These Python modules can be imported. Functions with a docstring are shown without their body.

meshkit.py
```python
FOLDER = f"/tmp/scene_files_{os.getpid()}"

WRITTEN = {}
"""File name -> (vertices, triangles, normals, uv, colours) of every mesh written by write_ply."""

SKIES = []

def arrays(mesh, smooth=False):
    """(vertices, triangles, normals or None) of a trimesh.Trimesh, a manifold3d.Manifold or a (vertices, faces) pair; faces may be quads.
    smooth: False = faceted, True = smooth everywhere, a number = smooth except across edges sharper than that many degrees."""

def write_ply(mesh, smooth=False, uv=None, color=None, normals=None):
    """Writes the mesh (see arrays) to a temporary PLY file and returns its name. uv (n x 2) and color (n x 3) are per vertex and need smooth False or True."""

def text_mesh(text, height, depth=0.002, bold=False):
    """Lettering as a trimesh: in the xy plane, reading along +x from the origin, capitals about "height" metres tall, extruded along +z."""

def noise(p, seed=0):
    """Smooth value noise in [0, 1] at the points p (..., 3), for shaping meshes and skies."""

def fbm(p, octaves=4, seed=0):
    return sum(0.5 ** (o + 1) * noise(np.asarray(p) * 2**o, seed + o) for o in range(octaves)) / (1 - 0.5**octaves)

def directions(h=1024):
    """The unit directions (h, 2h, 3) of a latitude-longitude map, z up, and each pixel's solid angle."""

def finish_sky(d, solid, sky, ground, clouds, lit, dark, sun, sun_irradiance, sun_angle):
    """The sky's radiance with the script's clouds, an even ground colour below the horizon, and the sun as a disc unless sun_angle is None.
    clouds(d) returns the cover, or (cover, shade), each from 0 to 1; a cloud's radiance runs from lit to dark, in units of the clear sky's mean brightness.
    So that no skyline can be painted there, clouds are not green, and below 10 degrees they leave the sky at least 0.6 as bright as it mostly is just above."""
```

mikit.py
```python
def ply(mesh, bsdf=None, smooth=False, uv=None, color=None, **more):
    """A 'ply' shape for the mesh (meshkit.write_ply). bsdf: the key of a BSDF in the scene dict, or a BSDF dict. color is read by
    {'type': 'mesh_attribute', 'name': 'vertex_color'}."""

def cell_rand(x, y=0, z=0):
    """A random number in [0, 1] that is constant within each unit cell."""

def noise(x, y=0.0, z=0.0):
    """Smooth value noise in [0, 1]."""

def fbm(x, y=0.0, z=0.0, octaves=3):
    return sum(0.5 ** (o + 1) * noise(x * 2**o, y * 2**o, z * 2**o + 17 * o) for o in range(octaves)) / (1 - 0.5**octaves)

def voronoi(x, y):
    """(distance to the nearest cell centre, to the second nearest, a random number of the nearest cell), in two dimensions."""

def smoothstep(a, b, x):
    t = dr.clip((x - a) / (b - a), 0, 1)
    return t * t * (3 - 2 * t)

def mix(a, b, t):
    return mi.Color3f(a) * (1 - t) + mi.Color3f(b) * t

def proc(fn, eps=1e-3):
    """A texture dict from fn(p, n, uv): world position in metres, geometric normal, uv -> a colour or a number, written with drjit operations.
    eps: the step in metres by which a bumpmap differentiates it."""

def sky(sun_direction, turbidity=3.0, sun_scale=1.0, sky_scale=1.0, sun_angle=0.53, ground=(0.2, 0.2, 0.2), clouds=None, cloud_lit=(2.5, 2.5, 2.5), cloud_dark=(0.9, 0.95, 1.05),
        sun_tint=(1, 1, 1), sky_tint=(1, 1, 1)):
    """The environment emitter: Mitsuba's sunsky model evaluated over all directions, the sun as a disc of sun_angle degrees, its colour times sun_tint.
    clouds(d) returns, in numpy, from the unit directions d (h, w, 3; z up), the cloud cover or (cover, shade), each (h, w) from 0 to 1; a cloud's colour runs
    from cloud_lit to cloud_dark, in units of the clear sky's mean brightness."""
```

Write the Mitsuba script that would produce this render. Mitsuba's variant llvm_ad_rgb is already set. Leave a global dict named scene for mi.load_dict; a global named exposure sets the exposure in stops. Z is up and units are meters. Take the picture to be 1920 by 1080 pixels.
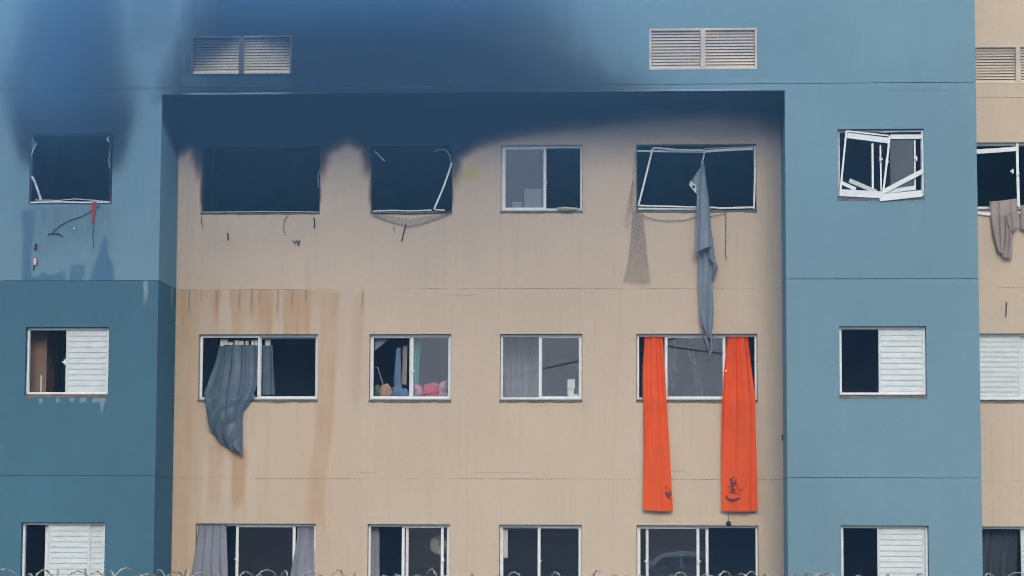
import math
import random
import numpy as np
import trimesh
import drjit as dr
import mitsuba as mi
import mikit
import meshkit
from mikit import noise, fbm, smoothstep, mix, proc
from shapely.geometry import Polygon, box as sbox
from shapely.ops import unary_union

T = mi.ScalarTransform4f
rng = random.Random(7)
nrg = np.random.default_rng(7)
scene, labels = {}, {}

# ---------------------------------------------------------------- camera, sky, exposure
CAM = np.array([0.0, -34.8007, 2.0657])
YAW, PIT, ROL, FPX = -0.0636799, 0.0990767, 0.00414291, 4700.0
_cy, _sy, _cp, _sp = math.cos(YAW), math.sin(YAW), math.cos(PIT), math.sin(PIT)
FW = np.array([_sy * _cp, _cy * _cp, _sp])
RT = np.array([_cy, -_sy, 0.0])
UP = np.cross(RT, FW)
RT, UP = math.cos(ROL) * RT + math.sin(ROL) * UP, -math.sin(ROL) * RT + math.cos(ROL) * UP

scene['camera'] = dict(type='perspective', fov=math.degrees(2 * math.atan(960 / FPX)), fov_axis='x', near_clip=0.5, far_clip=2000.0,
                       to_world=T().look_at(origin=CAM.tolist(), target=(CAM + FW).tolist(), up=UP.tolist()))
scene['sky'] = mikit.sky((0.12, -0.86, 0.46), turbidity=3, sun_scale=0.28, sun_angle=24, clouds=lambda d: 1.0,
                         cloud_lit=(2.32, 2.5, 2.78), sun_tint=(0.86, 0.98, 1.16), ground=(0.12, 0.12, 0.12))
exposure = 2.42

YR = 1.264            # depth of the recessed wall behind the wing plane (y = 0)
XL, XR, XC = -7.216, 1.594, 4.242   # return of the left wing, returns of the right wing
ZA, ZB, ZC = 8.4, 5.65, 2.9         # construction joints
ZS = 8.305                          # soffit over the recess


def at(px, py, Y):
    """Point on the vertical plane y = Y that the survey of the photograph gives for this feature."""
    d = FW + (px - 960) / FPX * RT - (py - 540) / FPX * UP
    return CAM + (Y - CAM[1]) / d[1] * d


# ---------------------------------------------------------------- mesh helpers
class MB:
    def __init__(self):
        self.v, self.f, self.n = [], [], 0

    def add(self, v, f):
        v, f = np.asarray(v, float), np.asarray(f, int)
        if f.shape[1] == 4:
            f = np.vstack([f[:, [0, 1, 2]], f[:, [0, 2, 3]]])
        self.v.append(v)
        self.f.append(f + self.n)
        self.n += len(v)
        return self

    def mesh(self, m):
        return self.add(m.vertices, m.faces)

    def box(self, x0, x1, y0, y1, z0, z1, c=0.0):
        """A box, its front (low y) edges chamfered by c."""
        v = np.array([[x, y, z] for y in (y0, y1) for z in (z0, z1) for x in (x0, x1)], float)
        if c:
            a = v.copy()
            a[:4, 1] += c
            fr = np.array([[x, y0, z] for z in (z0 + c, z1 - c) for x in (x0 + c, x1 - c)])
            v = np.vstack([fr, a])
            q = [(0, 1, 3, 2), (0, 4, 5, 1), (1, 5, 7, 3), (3, 7, 6, 2), (2, 6, 4, 0)]
            q += [(4, 8, 9, 5), (5, 9, 11, 7), (7, 11, 10, 6), (6, 10, 8, 4), (8, 10, 11, 9)]
            return self.add(v, q)
        return self.add(v, [(0, 1, 3, 2), (4, 6, 7, 5), (0, 4, 5, 1), (2, 3, 7, 6), (0, 2, 6, 4), (1, 5, 7, 3)])

    def ring(self, x0, x1, y0, y1, z0, z1, w, wb=None, c=0.003):
        wb = wb or w
        self.box(x0, x1, y0, y1, z1 - w, z1, c)
        self.box(x0, x1, y0, y1, z0, z0 + wb, c)
        self.box(x0, x0 + w, y0 + .001, y1, z0 + wb, z1 - w, c)
        self.box(x1 - w, x1, y0 + .001, y1, z0 + wb, z1 - w, c)
        return self

    def bar(self, p0, p1, w, d, c=0.003, twist=0.0):
        """A straight profile between two points, w wide in the facade plane and d deep."""
        p0, p1 = np.asarray(p0, float), np.asarray(p1, float)
        L = np.linalg.norm(p1 - p0)
        a = (p1 - p0) / L
        n = np.array([0, 1.0, 0]) - a[1] * a
        n /= np.linalg.norm(n)
        b = np.cross(n, a)
        n, b = math.cos(twist) * n + math.sin(twist) * b, -math.sin(twist) * n + math.cos(twist) * b
        m = MB().box(0, L, -d / 2, d / 2, -w / 2, w / 2, c)
        v = m.v[0]
        return self.add(p0 + v[:, :1] * a + v[:, 1:2] * n + v[:, 2:] * -b, np.vstack(m.f)[:, ::-1] if np.dot(np.cross(a, n), -b) < 0 else np.vstack(m.f))

    def tube(self, pts, r, n=6, caps=True):
        pts = np.asarray(pts, float)
        r = np.broadcast_to(r, len(pts))
        tg = np.gradient(pts, axis=0)
        tg /= np.linalg.norm(tg, axis=1, keepdims=True) + 1e-12
        ref = np.array([0.31, 0.83, 0.47])
        u = np.cross(tg, ref)
        u /= np.linalg.norm(u, axis=1, keepdims=True) + 1e-12
        w = np.cross(tg, u)
        t = np.arange(n) * 2 * np.pi / n
        v = (pts[:, None] + r[:, None, None] * (np.cos(t)[None, :, None] * u[:, None] + np.sin(t)[None, :, None] * w[:, None])).reshape(-1, 3)
        q = []
        for i in range(len(pts) - 1):
            for j in range(n):
                k = (j + 1) % n
                q.append((i * n + j, i * n + k, i * n + n + k, i * n + n + j))
        f = np.array(q)
        f = np.vstack([f[:, [0, 1, 2]], f[:, [0, 2, 3]]])
        if caps:
            e = (len(pts) - 1) * n
            f = np.vstack([f, [(0, j + 1, j) for j in range(1, n - 1)], [(e, e + j, e + j + 1) for j in range(1, n - 1)]])
        return self.add(v, f)

    def get(self):
        return trimesh.Trimesh(np.vstack(self.v), np.vstack(self.f), process=False)


def key_of(name):
    k, i = name, 0
    while k in scene or k in labels:
        i += 1
        k = f'{name}_{i:03d}'
    return k


def obj(name, mb, mat, parent=None, smooth=False, label=None, cat=None, group=None, kind=None):
    k = key_of(f'{parent}__{name}' if parent else name)
    scene[k] = mikit.ply(mb.get() if isinstance(mb, MB) else mb, mat, smooth=smooth)
    tag(k, label, cat, group, kind)
    return k


def copy(name, src, to_world, parent=None, **t):
    k = key_of(f'{parent}__{name}' if parent else name)
    scene[k] = {**scene[src], 'to_world': to_world}
    tag(k, **t)
    return k


def tag(k, label=None, cat=None, group=None, kind=None):
    d = {a: b for a, b in (('label', label), ('category', cat), ('group', group), ('kind', kind)) if b}
    if d:
        labels[k] = d


def thing(name, label, cat, group=None):
    k = key_of(name)
    tag(k, label, cat, group)
    return k


def lin(r, g, b):
    f = lambda c: c / 12.92 if c <= 0.04045 else ((c + 0.055) / 1.055) ** 2.4
    return tuple(f(c / 255) for c in (r, g, b))


def pw(a, b, x):
    return smoothstep(a, b, x)


def curve(x, pts):
    """Piecewise-linear function through pts, evaluated with drjit."""
    out = mi.Float(pts[0][1])
    for (a, fa), (b, fb) in zip(pts, pts[1:]):
        out = dr.select(x >= a, fa + (fb - fa) * dr.clip((x - a) / (b - a), 0, 1), out)
    return out


# ---------------------------------------------------------------- materials
HAZED_SOOT = (0.026, 0.046, 0.073)  # soot black with the blue of the haze mixed into the colour
BLUE = (0.186, 0.318, 0.404)
DEEP = (0.076, 0.175, 0.248)
BEIGE = (0.630, 0.512, 0.408)


def wx(px, Y=0.0):
    return float(at(px, 560, Y)[0])


def wz(py, px=960, Y=0.0):
    return float(at(px, py, Y)[2])


def soot_wing(p):
    """Soot deposited on the blue outer walls by the two burnt flats."""
    x, z = p.x, p.z
    n = fbm(x * 1.7, z * 1.1, 3.0, 4) - 0.5
    n2 = fbm(x * 6.0, z * 2.0, 9.0, 3) - 0.5
    # plume over the left wing window
    c = -8.47 + 0.10 * dr.sin(z * 1.3)
    h = curve(z, [(6.9, 0.56), (7.3, 0.60), (7.75, 0.70), (8.4, 0.88), (9.2, 0.82), (10.6, 0.7)])
    e = dr.abs(x - c + n * 0.22) - h
    pl = 1 - pw(-0.85, 0.66, e + n2 * 0.08)
    pl = pl * curve(z, [(7.05, 0.0), (7.6, 0.75), (7.9, 0.97), (8.4, 0.93), (9.2, 0.80), (10.0, 0.62)])
    jamb = (1 - pw(0.52, 0.95, dr.abs(x + 8.5) + n2 * 0.06 - (z - 7.3) * 0.08)) * pw(6.9, 7.75, z + n * 0.2) * (1 - pw(7.75, 8.5, z))
    pl = pl + jamb * 0.85 * (1 - pl)
    # broad smear over the recess
    l = -7.38 + (z - 8.35) * 0.26 + n * 0.16
    r = curve(z, [(8.3, -0.55), (8.6, -1.05), (9.0, -1.6), (9.8, -1.9)]) + n * 0.45
    m = pw(-0.40, 0.95, x - l + n2 * 0.15) * (1 - pw(-2.1, 1.9, x - r))
    m = m * curve(z, [(8.3, 0.99), (9.3, 0.93), (10.0, 0.86)])
    under = (1 - pw(0.55, 0.95, dr.abs(x + 6.1) + n2 * 0.2)) * (1 - pw(8.52, 8.62, z)) * pw(8.31, 8.42, z + n2 * 0.05)
    m = m * (1 - 0.30 * under)
    lip = (1 - pw(8.318, 8.332, z + n2 * 0.012)) * pw(-7.05, -6.7, x) * (1 - pw(-5.5, -4.6, x + n))
    m = m * (1 - 0.75 * lip)
    fill = 0.30 * pw(-8.1, -7.6, x) * (1 - pw(-7.2, -6.6, x)) * pw(8.5, 9.4, z + n)
    m = dr.maximum(m, fill)
    gate = pw(8.0, 8.3, z + n2 * 0.05)
    return dr.clip(dr.maximum(pl, m * gate) * (1 + 0.12 * n2), 0, 0.985)


def soot_shade_recess(p):
    """Soot under the ceiling of the recess, with lobes round the burnt windows; corner shade painted in at the right end."""
    x, z = p.x, p.z
    n = fbm(x * 2.1, z * 1.4, 5.0, 4) - 0.5
    n2 = fbm(x * 9.0, z * 3.0, 2.0, 3) - 0.5
    zb = curve(x, [(-7.22, 7.62), (-7.05, 7.72), (-6.90, 7.60), (-5.12, 7.52), (-4.95, 7.68), (-4.72, 7.80), (-4.50, 7.70), (-4.37, 7.5),
                   (-3.17, 7.45), (-3.0, 7.62), (-2.8, 7.74), (-2.4, 7.86), (-1.9, 7.95), (-1.1, 8.03), (-0.3, 8.13), (0.5, 8.19), (1.2, 8.15), (1.6, 7.98)])  # right end dips lower: the corner shadow painted along with the soot
    w = curve(x, [(-7.2, 0.17), (-2.8, 0.20), (-1.0, 0.25), (0.6, 0.32), (1.6, 0.42)])
    s = pw(-1.0, 1.0, (z - zb + n * 0.05 + n2 * 0.01) / w)
    d1 = dr.minimum(dr.abs(x + 6.87), dr.abs(x + 5.12))
    d2 = dr.minimum(dr.abs(x + 4.37), dr.abs(x + 3.18))
    d = dr.minimum(d1, d2)
    side = (1 - pw(-0.02, 0.22, d + n2 * 0.08 - (z - 7.3) * 0.10)) * pw(6.95, 7.65, z + n * 0.3)
    fine = (1 - pw(0.0, 0.05, d + n2 * 0.03)) * pw(6.72, 7.0, z)
    return dr.clip(dr.maximum(dr.maximum(s, side * 0.85), fine * 0.5), 0, 0.985)


def soot_mix(base, s):
    """Thin soot browns the paint before it blackens it."""
    brown = base * mi.Color3f(0.44, 0.37, 0.35)
    a = mix_c(base, brown, pw(0.0, 0.62, s))
    return mix_c(a, mi.Color3f(*HAZED_SOOT), pw(0.24, 0.97, s))


def mix_c(a, b, t):
    return a * (1 - t) + b * t


def box_mask(x, z, x0, x1, z0, z1, s):
    return pw(x0 - s, x0 + s, x) * (1 - pw(x1 - s, x1 + s, x)) * pw(z0 - s, z0 + s, z) * (1 - pw(z1 - s, z1 + s, z))


def plaster_tone(x, z, y):
    g = fbm(x * 0.55, z * 0.55, y + 1.0, 3) - 0.5
    st = fbm(x * 5.0, z * 0.5, y + 4.0, 3) - 0.5
    sp = fbm(x * 26.0, z * 26.0, y * 26.0, 2) - 0.5
    return 1 + 0.19 * g + 0.045 * st + 0.055 * sp


def light_blue(p, n, uv):
    x, y, z = p.x, p.y, p.z
    t = plaster_tone(x, z, y)
    w = fbm(x * 4.0, z * 1.2, 7.0, 3) - 0.5
    w2 = fbm(x * 14.0, z * 5.0, 3.0, 2) - 0.5
    c = mi.Color3f(*BLUE) * t
    # darker bare patches below the burnt window of the left wing
    q = box_mask(x + w * 0.16 + w2 * 0.03, z, -9.20, -9.07 + (6.7 - z) * 0.05, 5.6, 6.66, 0.035) * pw(0.0, 0.05, x + 9.24 + (z - 5.65) * 0.02)
    q = dr.maximum(q, 1 - pw(-0.035, 0.035, dr.abs(x + 8.00 - w * 0.16 - w2 * 0.05) - curve(z, [(5.6, 0.16), (5.85, 0.13), (6.05, 0.06), (6.15, 0.055), (6.34, 0.0)])) + pw(6.3, 6.36, z) * -1)
    q = dr.maximum(q, box_mask(x + w2 * 0.12, z + w2 * 0.12, -8.50, -8.28, 5.6, 5.86, 0.035))
    q = dr.maximum(q, box_mask(x, z + w * 0.35, -9.05, -8.55, 5.6, 5.74, 0.035))
    q = dr.maximum(q, 0.5 * box_mask(x + w2 * 0.05, z + w * 0.2, -8.92, -8.86, 6.42, 6.68, 0.02))
    q = dr.clip(q, 0, 1) * (1 - pw(6.66, 6.72, z)) * (1 - pw(0.2, 0.4, y))
    c = mix_c(c, mi.Color3f(0.085, 0.195, 0.315) * t, q * (0.9 + 0.5 * w))
    # dirty film washed down below that window
    f = (1 - pw(0.35, 0.72, dr.abs(x + 8.45) + w * 0.4)) * pw(5.75, 6.3, z + w * 0.6) * (1 - pw(6.66, 6.74, z))
    c = mix_c(c, mi.Color3f(0.12, 0.20, 0.26), f * (0.40 + 0.5 * w2))
    # pale run-offs below the sills of the right wing
    for sx, z1 in ((2.36, 3.98), (3.40, 6.70), (3.47, 3.98), (3.33, 6.70)):
        r = (1 - pw(0.01, 0.07, dr.abs(x - sx + w * 0.06))) * (1 - pw(z1 - 0.02, z1, z)) * pw(z1 - 0.95, z1 - 0.1, z + w2 * 0.2)
        c = mix_c(c, mi.Color3f(0.24, 0.34, 0.34), r * 0.30)
    cr = (1 - pw(0.003, 0.010, dr.abs(z - 8.29 + w2 * 0.02 - (x - 3) * 0.006))) * pw(2.9, 3.1, x) * (1 - pw(3.8, 4.0, x))
    c = c * (1 - 0.22 * cr)
    # the lower edge of the render of the lintel
    c = mix_c(c, mi.Color3f(0.40, 0.48, 0.54), (1 - pw(8.322, 8.334, z + w2 * 0.012)) * pw(-7.0, -6.8, x) * (1 - pw(0.5, 1.5, x)) * pw(8.2, 8.3, z) * (1 - pw(0.0, 0.02, y)) * 0.8)
    front = 1 - pw(0.02, 0.1, y)
    inner = pw(7.75, 8.15, z + 0.36 * y / YR + w * 0.1) * (1 - pw(-7.1, -7.0, x)) * pw(-7.3, -7.25, x)
    inner2 = pw(7.7, 8.25, z + 0.2 * y + w * 0.1) * pw(1.5, 1.55, x) * (1 - pw(1.65, 1.75, x)) * 0.8
    s = dr.select(y < 0.04, soot_wing(p), dr.maximum(inner, inner2))
    s = dr.select((y > 0.04) & (z > 8.2) & (z < 8.35) & (x > -7.2) & (x < 1.59), 0.985, s)
    return soot_mix(c, s)


def dark_blue(p, n, uv):
    x, y, z = p.x, p.y, p.z
    w = fbm(x * 4.0, z * 1.2, 7.0, 3) - 0.5
    w2 = fbm(x * 16.0, z * 7.0, 3.0, 2) - 0.5
    c = mi.Color3f(*DEEP) * (plaster_tone(x, z, y) + 0.10 * w)
    chip = mi.Float(0)
    for sx, hw, z1, ln in ((-8.86, 0.025, 3.99, 0.06), (-8.62, 0.03, 3.99, 0.05), (-8.42, 0.03, 3.99, 0.05), (-8.27, 0.05, 3.99, 0.06), (-7.98, 0.035, 3.99, 0.18), (-8.06, 0.06, 3.99, 0.05)):
        chip = dr.maximum(chip, (1 - pw(hw - 0.012, hw + 0.012, dr.abs(x - sx + w2 * 0.05) + (z1 - z) * 0.12)) * pw(z1 - ln - 0.02, z1 - ln, z + w2 * 0.04) * (1 - pw(z1, z1 + 0.01, z)))
    drip = (1 - pw(0.012, 0.05, dr.abs(x + 7.40 - w2 * 0.03) + (5.65 - z) * 0.02)) * pw(5.25, 5.5, z + w * 0.3) * (1 - pw(0.02, 0.05, y))
    drip2 = (1 - pw(0.02, 0.07, dr.abs(y - 0.95))) * pw(5.3, 5.5, z) * pw(0.1, 0.2, y)
    c = mix_c(c, mi.Color3f(0.36, 0.44, 0.48), dr.clip(chip * 0.5 + drip * 0.6 + drip2 * 0.5, 0, 1))
    return c


def pxs(px0, px1, py):
    return 0.5 * (wx(px0, YR) + wx(px1, YR)), 0.5 * (wx(px1, YR) - wx(px0, YR))


def beige(p, n, uv):
    x, y, z = p.x, p.y, p.z
    t = plaster_tone(x, z, y)
    w = fbm(x * 1.2, z * 0.9, 2.0, 3) - 0.5
    w2 = fbm(x * 9.0, z * 1.6, 6.0, 3) - 0.5
    c = mi.Color3f(*BEIGE) * t
    och = mi.Color3f(0.545, 0.375, 0.24)
    # extinguishing water ran down from the joint: ochre curtain of streaks
    fine = fbm(x * 7.0, z * 0.35, 8.0, 3)
    zone = pw(-7.25, -7.1, x) * (1 - pw(-4.98, -4.75, x + w * 0.1)) * (1 - pw(5.63, 5.655, z)) * pw(4.6, 5.35, z + (fine - 0.5) * 1.1)
    gap = (1 - pw(0.03, 0.09, dr.abs(x + 6.50 - w2 * 0.05) - (5.65 - z) * 0.06)) * 0.9
    gap2 = (1 - pw(0.0, 0.09, dr.abs(x + 6.24 - w2 * 0.05) - (5.65 - z) * 0.02 + 0.02)) * 0.4
    a = zone * (0.42 + 0.58 * pw(0.15, 0.68, fine)) * (1 - gap) * (1 - gap2)
    # long single streaks: (x at the top, x at the bottom, half width, z0, z1, strength)
    for x1, x0, hw, z0, z1, k in ((-4.92, -5.12, 0.145, 1.9, 5.62, 0.72), (-4.52, -4.62, 0.09, 3.7, 5.6, 0.45), (-6.22, -6.26, 0.10, 2.25, 3.35, 1.25), (-6.62, -6.60, 0.11, 2.3, 3.4, 0.55),
                                 (-5.82, -5.86, 0.055, 2.3, 4.3, 0.42), (-7.08, -7.05, 0.13, 0.0, 5.6, 0.70), (-6.95, -6.92, 0.10, 2.3, 5.4, 0.5), (-5.40, -5.38, 0.05, 2.3, 3.0, 0.22), (-6.05, -6.07, 0.03, 2.6, 4.0, 0.3)):
        cx = x0 + (x1 - x0) * dr.clip((z - 2.3) / 3.3, 0, 1) + w2 * 0.10 + w * 0.08
        b = (1 - pw(hw - 0.06, hw + 0.07, dr.abs(x - cx) + w2 * 0.05)) * pw(z0, z0 + 0.5, z + w2 * 0.3) * (1 - pw(z1 - 0.05, z1 + 0.02, z))
        a = dr.maximum(a, b * k)
    strong = mi.Float(0)
    for sx, hw, ln in ((-7.02, 0.02, 0.5), (-6.83, 0.015, 0.3), (-6.62, 0.022, 0.45), (-6.28, 0.025, 0.42), (-6.10, 0.03, 0.5), (-5.98, 0.015, 0.35), (-5.72, 0.022, 0.6), (-5.50, 0.015, 0.4), (-5.30, 0.02, 0.3), (-4.47, 0.02, 0.5)):
        dz = 5.65 - z
        strong = dr.maximum(strong, (1 - pw(0.2, 1.0, dr.abs(x - sx + w2 * 0.04) / (hw + 0.05 * dr.clip(dz, 0, 1)))) * (1 - pw(ln * 0.3, ln, dz + w2 * 0.2)) * pw(0, 0.02, dz))
    mid = (1 - pw(-4.9, -4.2, x + w * 0.5)) * (1 - pw(5.60, 5.66, z)) * 0.16
    a = dr.maximum(a, mid)
    a = dr.maximum(a, 0.55 * (1 - pw(-7.25, -6.35, x + w * 0.3)) * (1 - pw(5.60, 5.66, z)))
    c = mix_c(c, och * t, dr.clip(a * (0.95 + 0.7 * w2), 0, 1))
    c = mix_c(c, mi.Color3f(0.30, 0.20, 0.125) * t, strong * 0.55)
    # pale washed bands between them
    for sx, hw, z1, z0_ in ((-6.74, 0.05, 3.4, 2.3), (-6.42, 0.07, 3.3, 2.3), (-6.06, 0.09, 3.5, 2.3), (-6.47, 0.10, 5.6, 5.0)):
        pb = (1 - pw(hw * 0.5, hw, dr.abs(x - sx + w2 * 0.06))) * pw(z0_ - 0.1, z0_ + 0.1, z) * (1 - pw(z1 - 0.3, z1, z + w2 * 0.2))
        c = mix_c(c, mi.Color3f(0.63, 0.535, 0.44) * t, pb * 0.6)
    pale = box_mask(x + w2 * 0.08, z, -4.80, -4.62, 3.9, 5.6, 0.03) * 0.35
    c = mix_c(c, mi.Color3f(0.62, 0.53, 0.45), pale)
    # grime below the burnt windows
    g = dr.maximum(box_mask(x, z + w * 0.4, -6.9, -5.0, 6.2, 6.73, 0.25), box_mask(x, z, -5.32, -5.22, 5.7, 6.7, 0.04)) * (0.35 + 0.9 * w2)
    c = mix_c(c, mi.Color3f(0.34, 0.31, 0.29), dr.clip(g, 0, 1) * 0.35)
    # thin run-offs under sills and heads
    dk = fbm(x * 18.0, z * 0.8, 1.0, 2)
    ro = pw(0.62, 0.8, dk) * 0.03
    c = c * (1 - ro)
    # hairline cracks in the render
    for xa, xb, zc in ((-3.35, -2.75, 5.555), (-2.9, -1.9, 2.99), (-0.3, 0.3, 3.02), (-4.6, -4.2, 2.98)):
        cr = (1 - pw(0.003, 0.010, dr.abs(z - zc + w2 * 0.03))) * pw(xa, xa + 0.15, x) * (1 - pw(xb - 0.15, xb, x))
        c = c * (1 - 0.2 * cr)
    # sulphur-yellow burn mark beside the second burnt window
    ys = 1 - pw(0.03, 0.20, dr.sqrt(dr.square((x + 2.93) * 0.8) + dr.square(z - 7.33)) + w * 0.08)
    c = mix_c(c, mi.Color3f(0.58, 0.50, 0.18), ys * 0.9)
    s = dr.select(x < 2.0, soot_shade_recess(p), 0.0)
    return soot_mix(c, s)


def bump_plaster(p, n, uv):
    return 0.002 * fbm(p.x * 30.0, p.z * 30.0, p.y * 30.0, 3) + 0.004 * fbm(p.x * 3.0, p.z * 3.0, p.y * 3.0, 2)


def plain(c, rough=0.9, spec=0.3, **k):
    return {'type': 'twosided', 'bsdf': {'type': 'principled', 'base_color': c if isinstance(c, dict) else {'type': 'rgb', 'value': list(c)}, 'roughness': rough, 'specular': spec, **k}}


def plaster(fn):
    return {'type': 'twosided', 'bsdf': {'type': 'bumpmap', 'arbitrary': proc(bump_plaster, eps=0.01), 'scale': 1.0, 'nested': {'type': 'diffuse', 'reflectance': proc(fn)}}}


def tinted(c, amount=0.15, fx=8.0, fz=8.0):
    c = np.array(c)

    def fn(p, n, uv):
        return mi.Color3f(*map(float, c)) * (1 + amount * (2 * fbm(p.x * fx, p.z * fz, p.y * fx, 3) - 1))
    return proc(fn)


scene['light_blue_paint'] = plaster(light_blue)
scene['dark_blue_paint'] = plaster(dark_blue)
scene['beige_paint'] = plaster(beige)
scene['joint_filler'] = plain((0.12, 0.19, 0.23))
scene['beige_joint'] = plain((0.30, 0.24, 0.19))
scene['sill_concrete'] = plain(tinted((0.16, 0.145, 0.13), 0.4, 12, 30))
scene['white_aluminium'] = plain(tinted((0.78, 0.81, 0.84), 0.10, 14, 14), 0.45, 0.5)
scene['dirty_aluminium'] = plain(tinted((0.50, 0.54, 0.57), 0.45, 20, 20), 0.6, 0.4)
scene['charred_metal'] = plain(tinted((0.035, 0.04, 0.045), 0.5, 20, 20), 0.8)
scene['shutter_white'] = plain(tinted((0.60, 0.665, 0.70), 0.13, 9, 22), 0.5, 0.5)


def vent_burnt(p, n, uv):
    x, z = p.x, p.z
    nn = fbm(x * 3.0, z * 4.0, 1.0, 3) - 0.5
    edge = curve(x, [(-6.85, 8.66), (-6.45, 8.78), (-6.10, 9.00), (-5.9, 9.02), (-5.6, 8.95), (-5.35, 8.84)])
    s = pw(-0.24, 0.26, z - edge + nn * 0.16)
    post = 1 - pw(0.03, 0.04, dr.abs(x + 6.085))
    fr = dr.maximum(1 - pw(-6.78, -6.76, x), pw(-5.40, -5.38, x))
    s = dr.maximum(s, dr.maximum(post * 0.93, fr * 0.95))
    return mix_c(mi.Color3f(0.66, 0.57, 0.43), mi.Color3f(0.045, 0.06, 0.075), dr.clip(s, 0, 0.97))


def vent_clean(p, n, uv):
    x, z = p.x, p.z
    nn = fbm(x * 2.0, z * 6.0, 2.0, 3)
    return mix_c(mi.Color3f(0.66, 0.57, 0.46), mi.Color3f(0.46, 0.41, 0.40), pw(0.42, 0.85, nn + pw(8.75, 9.1, z) * 0.25) * 0.7)


scene['sooty_louvre'] = plain(proc(vent_burnt), 0.6)
scene['cream_louvre'] = plain(proc(vent_clean), 0.6)
scene['glass'] = {'type': 'thindielectric', 'int_ior': 1.65}
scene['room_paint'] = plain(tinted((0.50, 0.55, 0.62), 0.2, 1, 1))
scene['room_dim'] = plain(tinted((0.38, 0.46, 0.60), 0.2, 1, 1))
scene['room_burnt_hazed'] = plain(tinted((0.06, 0.11, 0.17), 0.4, 2, 2))  # burnt black lifted with blue haze painted into the wall colour
scene['wood_brown'] = plain(tinted((0.23, 0.15, 0.11), 0.3, 14, 1), 0.6)
scene['roof_concrete'] = plain((0.24, 0.23, 0.22))

# ---------------------------------------------------------------- ground and surroundings


def ground_c(p, n, uv):
    a = fbm(p.x * 0.3, p.y * 0.3, 0.0, 4)
    return mix((0.07, 0.068, 0.064), (0.12, 0.11, 0.10), a)


def added_hill_c(p, n, uv):
    a = fbm(p.x * 0.15, p.z * 0.3, p.y * 0.15, 4)
    return mix((0.12, 0.10, 0.085), (0.20, 0.15, 0.125), a)


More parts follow.
